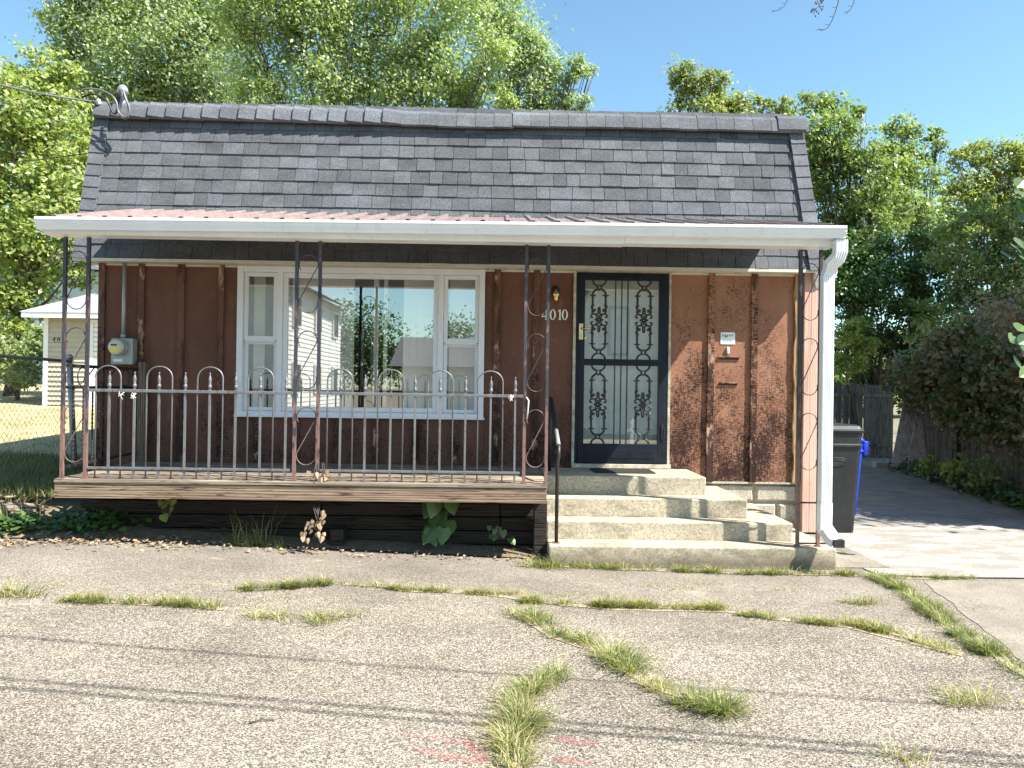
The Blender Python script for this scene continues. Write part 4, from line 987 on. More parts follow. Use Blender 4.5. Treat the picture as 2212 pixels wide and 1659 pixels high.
clumps = [
    ('pale green grass clump at the upper end of the middle crack', [(1105, 1325), (1150, 1337), (1190, 1357)], 1500, .045, .04, .05, .11, .25),
    ('low dark grass clump on the middle crack', [(1195, 1372), (1240, 1380)], 800, .03, .03, .04, .08, .05),
    ('small grass clump right of the low dark one', [(1250, 1382), (1285, 1396)], 700, .03, .03, .04, .09, .3),
    ('large spiky grass clump halfway down the middle crack', [(1290, 1405), (1335, 1425), (1365, 1452)], 2500, .05, .05, .06, .13, .25),
    ('dry yellow grass clump between two green ones', [(1385, 1472), (1440, 1495)], 900, .03, .03, .03, .08, .8),
    ('dense dark green grass clump at the lower end of the crack', [(1468, 1516), (1520, 1528), (1572, 1542)], 2600, .04, .035, .06, .13, .12),
    ('leaning grass clump at the top of the bottom crack', [(1205, 1462), (1165, 1482), (1135, 1502)], 1500, .035, .04, .05, .11, .25),
    ('biggest shaggy grass clump in the bottom crack', [(1110, 1512), (1140, 1545), (1120, 1585)], 3400, .045, .05, .05, .12, .3),
    ('brownish grass clump cut by the bottom of the picture', [(1100, 1608), (1120, 1640), (1108, 1665)], 2200, .035, .04, .04, .10, .6),
    ('lone green grass clump on the right of the pad', (1868, 1306), 600, .06, .03, .04, .09, .1),
    ('lone yellow grass clump near the right edge', (2095, 1518), 900, .08, .045, .04, .10, .6),
    ('sparse dry clump near the bottom right corner', (1955, 1640), 350, .06, .04, .03, .07, .8),
    ('small grass clump left of two in the left of the pad', (588, 1332), 700, .07, .03, .04, .08, .4),
    ('small spiky grass clump right of two in the left of the pad', (705, 1340), 800, .07, .03, .04, .09, .3),
    ('pale grass tuft at the left edge of the picture', (25, 1290), 900, .10, .04, .05, .14, .3),
    ('leafy weed clump by the corner of deck and steps', (1160, 1225), 1500, .09, .07, .05, .12, .15),
    ('thin weeds in front of the deck corner', (1070, 1195), 600, .12, .04, .04, .10, .3),
    ('tall wispy grass in front of the steps left end', (1235, 1205), 900, .10, .03, .10, .25, .3),
    ('small dry tuft left of the long yellowing strip', (1095, 1282), 300, .05, .02, .03, .06, .7),
]
for lab, c, n, sx, sy, h0, h1, yl in clumps:
    pl_ = c if isinstance(c, list) else [c]; p = onpad(*pl_[len(pl_)//2]); o = blades('grass_clump', *tuft_pts(line(pl_, .012) if len(pl_) > 1 else [tuple(p)], int(n*.34), sx*1.1, sy*1.1, h0, h1*1.25, 1.2, yl), M['grass'], off=tuple(p)); o.location = p
    tag(o, lab, 'grass', 'grass clumps in the cracks of the pad')
p = onpad(540, 1175); a1 = tuft_pts([tuple(p)], 900, .12, .05, .04, .13, 1.2, .35); a2 = tuft_pts([tuple(p)], 60, .10, .04, .25, .50, .6, .3)
A_ = [np.concatenate(q) for q in zip(a1, a2)]
o = blades('tall_grass', *A_, M['grass'], off=tuple(p)); o.location = p; tag(o, 'tall pale grass with seed stalks in front of the deck', 'grass')
# sparse fine weeds over the pad near the seams
cs = [tuple(onpad(rnd(60, 2150), rnd(1255, 1330))) for _ in range(90)]
o = blades('sparse_weeds', *tuft_pts(cs, 1500, .08, .05, .012, .035, 1.5, .35), M['grass']); tag(o, 'sparse tiny weeds scattered over the back of the pad', 'weeds', kind='stuff')
# lawn grass
n = 40000; X = RNG.uniform(-14, -3.9, n); Y = np.where(RNG.uniform(0, 1, n) < .4, RNG.uniform(-.85, 1.8, n), RNG.uniform(-.85, 9, n)); X[:16000] = RNG.uniform(-6.6, -4.0, 16000); Y[:16000] = RNG.uniform(-.88, 1.7, 16000); keep = (X > -4.1-(Y+8)*.75) & ((X < -3.95) | (Y < -.05)); X, Y = X[keep], Y[keep]; n = len(X)
P0 = np.stack([X, Y, [lawnz(x, y) for x, y in zip(X, Y)]], 1); near = (Y < 1.6)
H = np.where(near, RNG.uniform(.06, .16, n), RNG.uniform(.03, .07, n)); tn = np.zeros((n, 3)); tn[:, 0] = RNG.uniform(0, 1, n); tn[:, 1] = np.where(near, RNG.uniform(.5, 1, n), RNG.uniform(0, .35, n))
o = blades('lawn_grass', P0, H, np.abs(RNG.normal(.4, .3, n)), RNG.uniform(0, 2*pi, n), RNG.uniform(.003, .006, n), tn, M['lawngrass']); tag(o, 'dry straw coloured lawn behind the wire fence', 'grass', kind='stuff')
n = 700; c0 = at(-40, 1020, -1.0); X = RNG.normal(c0.x, .22, n); Y = RNG.normal(-1.0, .18, n); P0 = np.stack([X, Y, np.full(n, .35)], 1); tn = np.zeros((n, 3)); tn[:, 0] = RNG.uniform(0, 1, n); tn[:, 1] = RNG.uniform(0, .2, n)
o = blades('dry_weeds', P0, RNG.uniform(.1, .36, n), np.abs(RNG.normal(.7, .4, n)), RNG.uniform(0, 2*pi, n), RNG.uniform(.002, .004, n), tn, M['lawngrass']); tag(o, 'dry straw weeds at the left edge above the timber', 'weeds', kind='stuff')

def leafcloud(name, C, N_, size, tint, m, parent=None, kind=None, aspect=.55, off=(0, 0, 0), fold=.25):
    n = len(C); N_ = N_/np.linalg.norm(N_, axis=1, keepdims=True)
    r = RNG.normal(0, 1, (n, 3)); L = np.cross(N_, r); L /= np.linalg.norm(L, axis=1, keepdims=True); S = np.cross(N_, L)
    s = size[:, None]
    V = np.stack([C-L*s*.5, C+S*s*aspect*.5+N_*s*fold*.2-L*s*.08, C+L*s*.5, C-S*s*aspect*.5+N_*s*fold*.2-L*s*.08], 1).reshape(-1, 3)-np.array(off)
    return link(name, npmesh(name, V, np.arange(4*n), np.full(n, 4), m, np.repeat(tint, 4, 0)), parent, kind=kind)
def crown_pts(blobs, lsize, dens, clump=.2, drop=0., seed=0):
    out = []; nr = []; sz = []; tn = []
    for c, r in blobs:
        c = np.array(c); ncl = max(12, int(34*(r/1.0)**1.5)); area = 4*pi*r*r
        n = int(dens*area/(lsize*lsize*.3)*1.15); n = min(n, 60000)
        d = RNG.normal(0, 1, (ncl, 3)); d /= np.linalg.norm(d, axis=1, keepdims=True)
        rad = r*(RNG.uniform(.15, 1.0, (ncl, 1))**.5); cc = c + d*rad*np.array([1, .8, 1]); cs_ = RNG.uniform(.6, 1.4, ncl)*r*clump; ct = RNG.uniform(0, 1, ncl)
        k = RNG.integers(0, ncl, n); q = RNG.normal(0, 1, (n, 3))*np.array([1.15, 1.15, .75]); p = cc[k]+q*cs_[k][:, None]
        out.append(p); nn = RNG.normal(0, .75, (n, 3))+np.array([.45, -.35, .65])+d[k]*.45; nr.append(nn); sz.append(lsize*RNG.uniform(.6, 1.3, n))
        t = np.zeros((n, 3)); t[:, 0] = np.clip(ct[k]*.5+RNG.uniform(0, .6, n), 0, 1); t[:, 1] = np.where(RNG.uniform(0, 1, n) < .12, RNG.uniform(.3, 1, n), 0); tn.append(t)
    return np.concatenate(out), np.concatenate(nr), np.concatenate(sz), np.concatenate(tn)
def tree(name, label, cat, Y, blobs, base, m, lsize=.12, dens=1.0, trunk=.16, clump=.2, group=None, Yv=.6, gz_=None, extra=()):
    gz0 = .0 if gz_ is None else gz_
    B = []
    for q in blobs:
        px, py, rp = q[:3]; yy = Y+(q[3] if len(q) > 3 else rnd(-Yv, Yv)); r = rp*(yy+8)/F_; B.append((tuple(at(px, py, yy)), r))
    B += list(extra)
    bx_, by_ = base if not isinstance(base, (int, float)) else (at(base, 829, Y).x, Y)
    t = thing(name, (bx_, by_, gz0), label, cat, group)
    tr = MB(); top = max(c[2] for c, r in B); mid = Vector((sum(c[0] for c, r in B)/len(B)*.6+bx_*.4, by_, gz0+(top-gz0)*.42)); b0 = Vector((bx_, by_, gz0-.1))
    tr.tube([b0, b0.lerp(mid, .4)+Vector((.1, 0, 0)), mid, mid+Vector((.1, 0, (top-gz0)*.18))], [trunk, trunk*.8, trunk*.55, trunk*.2], 8)
    for c, r in B:
        c = Vector(c); s_ = b0.lerp(mid, rnd(.45, 1)); mm_ = s_.lerp(c, .5)+Vector((rnd(-.2, .2), rnd(-.2, .2), -rnd(.0, .4)))
        tr.tube([s_, mm_, c], [trunk*.30, trunk*.16, trunk*.05], 5)
        for _ in range(5):
            e = c+Vector((rnd(-1, 1), rnd(-.9, .5), rnd(-.3, .9)))*r*.85; tr.tube([mm_.lerp(c, .6), mm_.lerp(e, .6)+Vector((0, 0, .05)), e], [trunk*.1, trunk*.06, trunk*.025], 4)
    tr.build('trunk', M['bark'], t)
    leafcloud('crown', *crown_pts(B, lsize, dens, clump), M[m], t, off=(bx_, by_, gz0))
    return t
GB = 'trees standing behind the house'
tree('broadleaf_tree', 'yellow green tree at the far left behind the garage', 'tree', 13,
     [(55, 165, 62), (125, 150, 42), (20, 240, 85), (110, 255, 80), (50, 350, 95), (140, 380, 70), (30, 470, 95), (120, 490, 85), (40, 590, 90), (-60, 300, 100), (-60, 500, 100), (150, 590, 45), (10, 680, 70), (185, 440, 50), (190, 330, 50), (180, 540, 40)], 20, 'leaf1', .15, 1.0, .22, gz_=.9, group=GB)
tree('maple_tree', 'tall grey green maple above the roof left end', 'tree', 18,
     [(185, 60, 80), (260, 20, 95), (330, 80, 110), (160, 130, 55), (260, 170, 95), (430, 120, 110), (200, 210, 60), (360, 210, 85), (240, -70, 120), (420, -60, 130), (460, 220, 70), (150, 270, 60), (130, 20, 50), (210, 290, 50), (120, 330, 50), (480, 20, 80)], 330, 'leaf2', .14, .85, .4, gz_=.6, group=GB)
tree('maple_tree', 'bright green sparkling tree rising behind the middle of the roof', 'tree', 11,
     [(560, 130, 100), (680, 70, 110), (680, 190, 80), (800, 120, 115), (920, 150, 105), (1010, 200, 75), (620, -50, 120), (790, -60, 130), (940, 10, 110), (560, 220, 60), (760, 230, 70), (870, 235, 70), (990, 235, 55), (1050, 120, 60), (530, 30, 70), (1080, 225, 40)], 820, 'leaf3', .105, .85, .3, gz_=.3, group=GB)
tree('maple_tree', 'pale tree with ragged outline ending against open sky', 'tree', 18,
     [(1060, 30, 85), (1110, 90, 70), (1150, 150, 62), (1120, 200, 70), (1205, 165, 42), (1245, 160, 30), (1200, 215, 45), (1245, 140, 22), (1275, 155, 15), (1060, -80, 90), (1170, 240, 50), (1235, 235, 30), (1265, 222, 18), (1150, 90, 35)], 1120, 'leaf2', .145, .8, .3, gz_=.3, group=GB, clump=.23)
tree('ash_tree', 'distant olive tree peaking above the roof right of the gap', 'tree', 26,
     [(1475, 150, 28), (1500, 190, 42), (1545, 165, 30), (1548, 205, 36), (1480, 235, 42), (1580, 235, 36), (1640, 235, 30), (1690, 225, 22), (1600, 250, 40), (1420, 248, 14), (1395, 252, 9), (1700, 250, 28), (1530, 250, 40), (1460, 175, 18)], 1540, 'leaf5', .20, 1.0, .25, gz_=.3, group=GB, clump=.22)
tree('walnut_tree', 'large green tree leaning over the right roof end', 'tree', 14,
     [(1755, 225, 36), (1800, 235, 34), (1840, 255, 26), (1770, 290, 60), (1840, 320, 60), (1790, 380, 70), (1870, 400, 65), (1830, 460, 65), (1880, 500, 60), (1900, 350, 50), (1750, 340, 60), (1930, 450, 55), (1740, 420, 50), (1820, 540, 50), (1860, 242, 14)], 1900, 'leaf6', .14, 1.05, .25, gz_=.1, group=GB)
tree('walnut_tree', 'rounded green tree right of the large leaning one', 'tree', 17,
     [(1938, 275, 30), (1975, 300, 40), (2015, 325, 28), (1955, 350, 50), (2000, 380, 36), (1930, 400, 50), (1960, 440, 55), (1990, 480, 50), (2030, 520, 60), (1905, 330, 35), (2040, 460, 30), (2025, 290, 14)], 1980, 'leaf6', .15, 1.0, .22, gz_=.1, group=GB)
tree('ash_tree', 'hazy olive tree at the right edge under the sky', 'tree', 22,
     [(2070, 345, 26), (2110, 330, 36), (2160, 350, 42), (2215, 350, 50), (2090, 400, 48), (2150, 420, 55), (2215, 430, 55), (2110, 470, 50), (2250, 360, 60), (2060, 430, 30), (2180, 480, 50), (2240, 500, 50)], 2150, 'leaf5', .17, 1.0, .22, gz_=.1, group=GB, clump=.22)
tree('leafy_bush', 'mass of dark shrubs behind the back gate', 'shrub', 11,
     [(1820, 560, 55), (1860, 600, 60), (1830, 660, 60), (1900, 560, 60), (1930, 620, 70), (1960, 700, 70), (1880, 720, 60), (1990, 560, 60), (1820, 780, 45), (1930, 790, 45), (2010, 640, 60), (1800, 620, 40), (2000, 760, 50), (1870, 810, 40)], 1900, 'leaf4', .11, 1.1, .12, gz_=.1, group='shrubs along the driveway')
tree('leafy_bush', 'bright yellow green shrub beside the downspout', 'shrub', 9.6,
     [(1825, 730, 32), (1855, 715, 28), (1845, 760, 34), (1820, 790, 28), (1880, 745, 22), (1850, 800, 24)], 1850, 'leaf1', .10, 1.0, .06, gz_=.1, group='shrubs along the driveway')
tree('leafy_bush', 'tall green shrubs growing over the right fence', 'shrub', 9,
     [(2080, 560, 62), (2140, 520, 52), (2190, 560, 60), (2060, 500, 42), (2150, 620, 55), (2090, 640, 50), (2215, 480, 52), (2230, 620, 60), (2120, 470, 36), (2250, 540, 60), (2180, 460, 28), (2060, 700, 55), (2130, 690, 55), (2200, 670, 50), (2010, 700, 50), (2240, 640, 50)], 2150, 'leaf6', .11, 1.1, .12, gz_=.1, group='shrubs along the driveway')
# large tree just beyond the right edge, it shades the drive
tree('shade_tree', 'big leafy tree overhanging the driveway from beyond the right edge', 'tree', 3.0, [], (13.0, 2.4), 'leaf4', .16, 1.1, .3, gz_=.0,
     extra=[((13.0, 2.5, 8.9), 2.0), ((14.4, 4.5, 9.4), 2.1), ((11.8, 1.0, 7.4), 1.6), ((11.2, -.8, 7.1), 1.3), ((12.6, -.4, 8.9), 1.7), ((16.6, 6.5, 11.4), 2.4), ((14.8, 4.3, 11.6), 2.1), ((18.5, 8.5, 13.2), 2.5)])

# vines over the right fence
FA, FB = Vector((7.62, 2.75, 0)), Vector((8.6, 7.5, 0)); FC = FA+(FA-FB)*.55
n = 9000; s_ = RNG.uniform(-.5, .97, n); base = np.array(FA)[None]+(np.array(FB)-np.array(FA))[None]*s_[:, None]
topz = 2.95-1.15*np.clip(s_, 0, 1)+.15*np.sin(s_*17)+.08*np.sin(s_*41); botz = .62+.92*np.clip(s_, 0, 1)+.16*np.sin(s_*9+1)+.14*np.sin(s_*27)
u = RNG.uniform(0, 1, n)**.8; zz = botz+(topz-botz)*u
pp = base.copy(); pp[:, 0] += RNG.normal(-.12, .13, n)-.25*(u > .6); pp[:, 1] += RNG.normal(0, .1, n); pp[:, 2] = zz+RNG.normal(0, .13, n)+.12*np.sin(s_*63)*np.sin(s_*31+u*5)
tn = np.zeros((n, 3)); tn[:, 0] = RNG.uniform(0, 1, n); tn[:, 1] = np.where((u < .82) & (np.sin(s_*7)+RNG.normal(0, .6, n) > -.8), RNG.uniform(.5, 1, n), 0)
vn = thing('vine_mass', tuple(FA), 'drying reddish vines sprawling over the top of the right fence', 'vines')
leafcloud('leaves', pp, RNG.normal(0, .6, (n, 3))+np.array([-.5, -.5, .4]), RNG.uniform(.045, .10, n), tn, M['vine'], vn, aspect=.75, off=tuple(FA))
vb = []
for q in range(46):
    a = -.5+1.42*(q+rnd(0, 1))/46; tz = 2.95-1.2*max(0, a)+rnd(-.15, .12); bz = 1.15+.75*max(0, a)+rnd(-.3, .25); r = rnd(.20, .42); p = FA.lerp(FB, a)
    vb.append(((p.x-rnd(.0, .45), p.y+rnd(-.2, .2), bz+(tz-bz)*rnd(0, 1)), r))
c_, n_, z_, t_ = crown_pts(vb, .105, .9, .34); t_[:, 1] = np.where(RNG.uniform(0, 1, len(c_)) < .62, RNG.uniform(.5, 1, len(c_)), 0)
leafcloud('leaf_clusters', c_, n_, z_, t_, M['vine'], vn, aspect=.8, off=tuple(FA))
b = MB()
for _ in range(170):
    a = rnd(-.5, .88); p = FA.lerp(FB, a)+Vector((-.2, 0, rnd(2.0, 3.05)-1.1*max(0, a))); q = p+Vector((rnd(-.2, .1), rnd(-.9, .9), rnd(-.4, .3))); b.tube([p, (p+q)/2+Vector((-.1, 0, .08)), q], .006, 4)
b.build('stems', M['twig'], vn)
for i, (px, py, s_, lab) in enumerate(((2010, 1020, .17, 'yellow green sapling at the fence foot, farthest back'), (2060, 1035, .18, 'yellow green sapling between two others at the fence foot'), (2130, 1050, .22, 'green sapling at the fence foot nearest the right edge'))):
    p = atz(px, py+25, .05); t = thing('sapling', tuple(p), lab, 'plant', 'saplings at the foot of the right fence')
    c, nn, sz, tn = crown_pts([((p.x, p.y, .32+s_*.4), s_)], .09, .8, .3); leafcloud('leaves', c, nn, sz, tn, M['leaf1' if i < 2 else 'leaf6'], t, aspect=.7, off=tuple(p)); MB().tube([p, p+Vector((0, 0, .5))], .01, 5).build('stem', M['bark'], t)
n = 2600; a = RNG.uniform(-.45, 1, n); pp = np.array(FA)[None]+(np.array(FB)-np.array(FA))[None]*a[:, None]; pp[:, 0] -= np.abs(RNG.normal(.25, .18, n)); pp[:, 2] = .06+np.abs(RNG.normal(0, .10, n)); tn = np.zeros((n, 3)); tn[:, 0] = RNG.uniform(0, 1, n)
o = leafcloud('ground_ivy', pp, RNG.normal(0, .4, (n, 3))+np.array([-.2, -.3, 1]), RNG.uniform(.06, .11, n), tn, M['ivy'], kind='stuff', aspect=.8); tag(o, 'low dark ivy along the foot of the right fence', 'ivy', kind='stuff')

# fences at the back and right
def board_fence(name, label, A, B, h, n, wd, m='fencewood', gap=.012):
    t = thing(name, tuple(A), label, 'fence'); A = Vector(A); B = Vector(B); d = (B-A).normalized(); nr = Vector((d.y, -d.x, 0)); w = (B-A).length/n
    for i in range(n):
        p = A+d*w*i; hh = h+rnd(-.05, .05); b = MB(); ti = rnd(-.01, .01)
        vs = [p+d*gap/2, p+d*(w-gap/2), p+d*(w-gap/2+ti)+Vector((0, 0, hh)), p+d*(gap/2+ti)+Vector((0, 0, hh))]; o = nr*rnd(-.006, .006)
        b.add([v+o for v in vs]+[v+o-nr*.018 for v in vs], [(0, 1, 2, 3), (4, 7, 6, 5), (0, 4, 5, 1), (1, 5, 6, 2), (2, 6, 7, 3), (3, 7, 4, 0)]); b.build('board', M[m], t)
    for z in (.3, h*.85): MB().bar(A+nr*.03+Vector((0, 0, z)), B+nr*.03+Vector((0, 0, z)), .04, .07).build('rail', M[m], t)
    k = max(2, int((B-A).length/2.2)+1)
    for i in range(k): p = A.lerp(B, i/(k-1))-nr*.05; MB().bar(p, p+Vector((0, 0, h+.05)), .09, .09).build('post', M[m], t)
    return t
board_fence('wooden_gate', 'dark weathered board gate across the end of the driveway', (at(1700, 900, 9.9).x, 9.9, .04), (at(1925, 900, 9.6).x, 9.6, .04), 1.75, 15, .14)
board_fence('board_fence', 'grey vine covered board fence along the right of the driveway', tuple(FC+Vector((0, 0, .03))), tuple(FB+Vector((0, 0, .03))), 1.70, 58, .14)
for i, (xb_, xt_, yt, lab) in enumerate(((1925, 1958, 838, 'grey plank leaning on the right fence, left of two'), (1960, 1985, 858, 'wider grey plank leaning on the right fence, right of two'))):
    A_, B_ = at(xb_, 1008+i*4, 6.9-i*.3), at(xt_, yt, 7.4-i*.3); A_.z = max(A_.z, .05); wv = Vector((.13+.03*i, -.05, 0)); tk_ = Vector((0, .025, 0))
    lp = thing('leaning_plank', tuple(A_), lab, 'plank', 'planks leaning on the fence')
    for k in range(2):
        o = wv*k*1.03; MB().add([A_+o, A_+o+wv*.98, B_+o+wv*.98+Vector((0, 0, rnd(-.03, .03))), B_+o, A_+o+tk_, A_+o+wv*.98+tk_, B_+o+wv*.98+tk_, B_+o+tk_], [(0, 1, 2, 3), (4, 7, 6, 5), (0, 4, 5, 1), (1, 5, 6, 2), (2, 6, 7, 3), (3, 7, 4, 0)]).build('plank', M['lean'], lp)
p = atz(1940, 1010, .05); tag(MB().box(p.x-.5, p.x+.5, p.y-.1, p.y+.1, .04, .16).build('concrete_block', M['block'], None, .01), 'low grey kerb block in front of the leaning planks', 'block')

# chain link fence, left
cl = thing('chain_link_fence', (-4.9, 0, .5), 'rusty chain link fence with top rail left of the porch', 'fence')
CA, CB = Vector((-4.72, -1.9, 0)), Vector((at(152, 900, .45).x, .45, 0)); Ld = (CB-CA).length; dv = (CB-CA)/Ld
zt0, zt1 = at(5, 780, -1.0).z, at(145, 790, .40).z
def ftop(s): return 1.84+.0*s
wires = MB(); n = int(Ld/.04)
for i in range(n):
    for ph in (0, 1):
        pts = []
        for k in range(34):
            z = .46+k*.040
            if z > ftop(0)+.03: break
            x = i*.04+(.02 if (k+ph) % 2 else -.02)*1.0
            pts.append(CA+dv*min(Ld, max(0, x))+Vector((0, 0, z)))
        if i % 1 == 0 and ph == i % 2: wires.tube(pts, .0019, 3, cap=False)
wires.build('wire_mesh', M['link'], cl, kind='stuff')
MB().tube([CA+Vector((0, 0, ftop(0))), CB+Vector((0, 0, ftop(0)-.02))], .017, 8).build('top_rail', M['link'], cl)
q0 = at(163, 1008, .45); q1 = at(150, 775, .45)
MB().tube([q0-Vector((0, 0, .2)), q1], .032, 10).lathe([(.036, 0), (.036, .03), (.02, .05), (.004, .055)], tuple(q1), 10).build('end_post', M['galv'], cl)
MB().tube([CA+Vector((0, 0, .3)), CA+Vector((0, 0, 1.88))], .028, 8).build('line_post', M['galv'], cl)

# neighbour garage
gy = 10.0; gzb = .92
gar = thing('garage', (-10, gy, gzb), 'beige sided garage with pale hipped roof behind the wire fence', 'garage')
gxl = at(97, 780, gy).x; gxr = gxl+6.5; gzt = at(97, 684, gy).z
gw = MB().box(gxl+.02, gxr, gy+.03, gy+5, gzb-.3, gzt).build('wall', M['beige'], gar)
hb = .115; k = 0; z = gzb
while z < gzt-.02:
    MB().add([(gxl+.06, gy+.028, z), (gxr, gy+.028, z), (gxr, gy-.012, z), (gxl+.06, gy-.012, z), (gxl+.06, gy+.028, min(z+hb, gzt)), (gxr, gy+.028, min(z+hb, gzt))], [(0, 1, 2, 3), (3, 2, 5, 4)]).build('siding_board', M['beige'], gw); z += hb
MB().box(gxl-.04, gxl+.07, gy-.01, gy+.1, gzb-.1, gzt).build('corner_trim', M['white'], gw)
MB().box(gxl-.35, gxr+.3, gy-.36, gy-.33, gzt-.05, gzt+.10).build('eave_trim', M['white'], gar)
pa = at(60, 683, gy-.35); pb_ = at(204, 630, gy+2.2)
MB().add([(gxl-.4, gy-.38, gzt+.08), (gxr+.3, gy-.38, gzt+.08), (gxr, gy+2.3, pb_.z), (pb_.x, gy+2.3, pb_.z), (gxl-.4, gy+5.2, gzt+.08), (gxr, gy+5.2, gzt+.08)], [(0, 1, 2, 3), (0, 3, 4), (3, 2, 5, 4)]).build('roof', M['garageroof'], gar)
gd = at(198, 800, gy).x
gdd = MB().box(gd-.05, gd+.03, gy-.02, gy+.03, gzb, gzb+2.15).box(gd+.03, gd+.95, gy-.02, gy+.03, gzb+2.08, gzb+2.15).build('door_frame', M['white'], gar)
MB().box(gd+.03, gd+.95, gy-.005, gy+.025, gzb+.02, gzb+2.08).build('door', M['white'], gar)
gn = MB(); zz = at(125, 740, gy).z
for ch, px in zip('401', (112.5, 123, 133)): digit(gn, ch, at(px, 735, gy).x, zz, .115, None, gy-.006, .012)
gn.build('number', M['dark'], gar)
# pale house beyond
ph = thing('pale_house', (-14, 22, 1), 'pale blue sided house glimpsed through the left trees', 'house')
x0 = at(-250, 700, 24).x; x1 = at(330, 700, 24).x
pw = MB().box(x0, x1, 24, 30, .5, at(100, 585, 24).z).build('wall', M['bluegreen'], ph)
zt_ = at(100, 585, 24).z; z = 1.0
while z < zt_-.2: MB().add([(x0, 23.998, z), (x1, 23.998, z), (x1, 23.96, z), (x0, 23.96, z), (x0, 23.998, z+.2), (x1, 23.998, z+.2)], [(0, 1, 2, 3), (3, 2, 5, 4)]).build('siding_board', M['bluegreen'], pw); z += .2
MB().add([(x0-.4, 23.5, zt_), (x1+.4, 23.5, zt_), (x1+.4, 27, zt_+1.6), (x0-.4, 27, zt_+1.6), (x1+.4, 30.5, zt_), (x0-.4, 30.5, zt_)], [(0, 1, 2, 3), (3, 2, 4, 5)]).build('roof', M['greyroof'], ph)
tree('leafy_bush', 'green shrubs at the foot of the left trees behind the fence', 'shrub', 11.5, [(20, 760, 50), (65, 740, 42), (30, 810, 40), (75, 800, 26), (-40, 780, 60)], 30, 'leaf6', .12, 1.0, .08, gz_=.9, group='shrubs along the lawn')

n = 60000; X = RNG.uniform(-70, 75, n); top = 5.5+1.4*np.sin(X*.21)+.9*np.sin(X*.7+1)+.5*np.sin(X*1.9)
pp = np.stack([X, 44+RNG.normal(0, 1.6, n)+.8*np.sin(X), top*RNG.uniform(.05, 1, n)**.8+RNG.normal(0, .25, n)], 1); tn = np.zeros((n, 3)); tn[:, 0] = RNG.uniform(0, 1, n); tn[:, 1] = RNG.uniform(0, .3, n)
o = leafcloud('far_wood', pp, RNG.normal(0, .7, (n, 3))+np.array([.2, -.5, .6]), RNG.uniform(.4, .8, n), tn, M['leaf6'], kind='stuff'); tag(o, 'distant belt of woods closing the view behind everything', 'woods', kind='stuff')

# ------------------------------------------------------------------ across the street (seen mirrored in the glass)
def clapboard(name, label, x0, x1, y0, y1, h, rh, m, ridge='y'):
    t = thing(name, ((x0+x1)/2, (y0+y1)/2, 0), label, 'house')
    w = MB().box(x0+.03, x1-.03, y0+.03, y1-.03, -.1, h).build('wall', M[m], t)
    z = .3
    cb = MB()
    while z < h-.1:
        cb.box(x0, x1, y0, y1, z, z+.012).add([(x1-.028, y0, z+.19), (x1-.028, y1, z+.19), (x1, y1, z+.012), (x1, y0, z+.012)], [(0, 1, 2, 3)])
        cb.add([(x0, y1-.028, z+.19), (x1, y1-.028, z+.19), (x1, y1, z+.012), (x0, y1, z+.012)], [(0, 1, 2, 3)]); z += .19
    cb.build('clapboards', M[m], w, kind='stuff')
    if ridge == 'y':
        xm = (x0+x1)/2; MB().add([(x0-.6, y0-.5, h-.1), (x0-.6, y1+.5, h-.1), (xm, y1+.5, h+rh), (xm, y0-.5, h+rh), (x1+.6, y1+.5, h-.1), (x1+.6, y0-.5, h-.1), (x0-.6, y1+.5, h-.2), (x1+.6, y1+.5, h-.2)], [(0, 1, 2, 3), (3, 2, 4, 5), (1, 6, 7, 4), (2, 1, 4)]).build('roof', M['greyroof'], t)
    else:
        ym = (y0+y1)/2; MB().add([(x0-.5, y0-.6, h-.1), (x1+.5, y0-.6, h-.1), (x1+.5, ym, h+rh), (x0-.5, ym, h+rh), (x1+.5, y1+.6, h-.1), (x0-.5, y1+.6, h-.1)], [(0, 1, 2, 3), (3, 2, 4, 5), (2, 1, 4), (0, 3, 5)]).build('roof', M['greyroof'], t)
    return t, w
t, w = clapboard('street_house', 'white two storey clapboard house reflected in the big window', -19, -8.3, -31, -20, 5.6, 2.2, 'streetwhite')
for y in (-22.5, -26, -29.5):
    for z in (1.2, 3.9): f_ = MB().box(-8.32, -8.22, y-.55, y+.55, z, z+1.3).build('window', M['white'], t); MB().box(-8.22, -8.20, y-.42, y+.42, z+.1, z+1.2).build('pane', M['dark'], f_)
clapboard('street_house', 'low grey roofed bungalow reflected in the right of the big window', -4.6, 3.0, -34, -27, 2.6, 1.5, 'streetwhite', 'x')
clapboard('street_house', 'tall white house across the street reflected in the storm door', 3.6, 14, -30, -20, 5.6, 2.0, 'streetwhite', 'x')
for i, (x, y, z, r, lab) in enumerate(((-8.5, -38, 4.5, 3.0, 'round tree across the street between the reflected houses'), (-3, -42, 4.5, 2.4, 'smaller tree behind the reflected bungalow'), (8, -44, 5, 4, 'wide tree behind the pale bungalow across the street'))):
    tree('street_tree', lab, 'tree', y, [], (x, y), 'leaf4', .22, .7, .25, gz_=0, extra=[((x, y, z), r*.8), ((x-1.2, y+.5, z-1.4), r*.6), ((x+1.3, y, z-1.2), r*.6)], group='trees across the street')

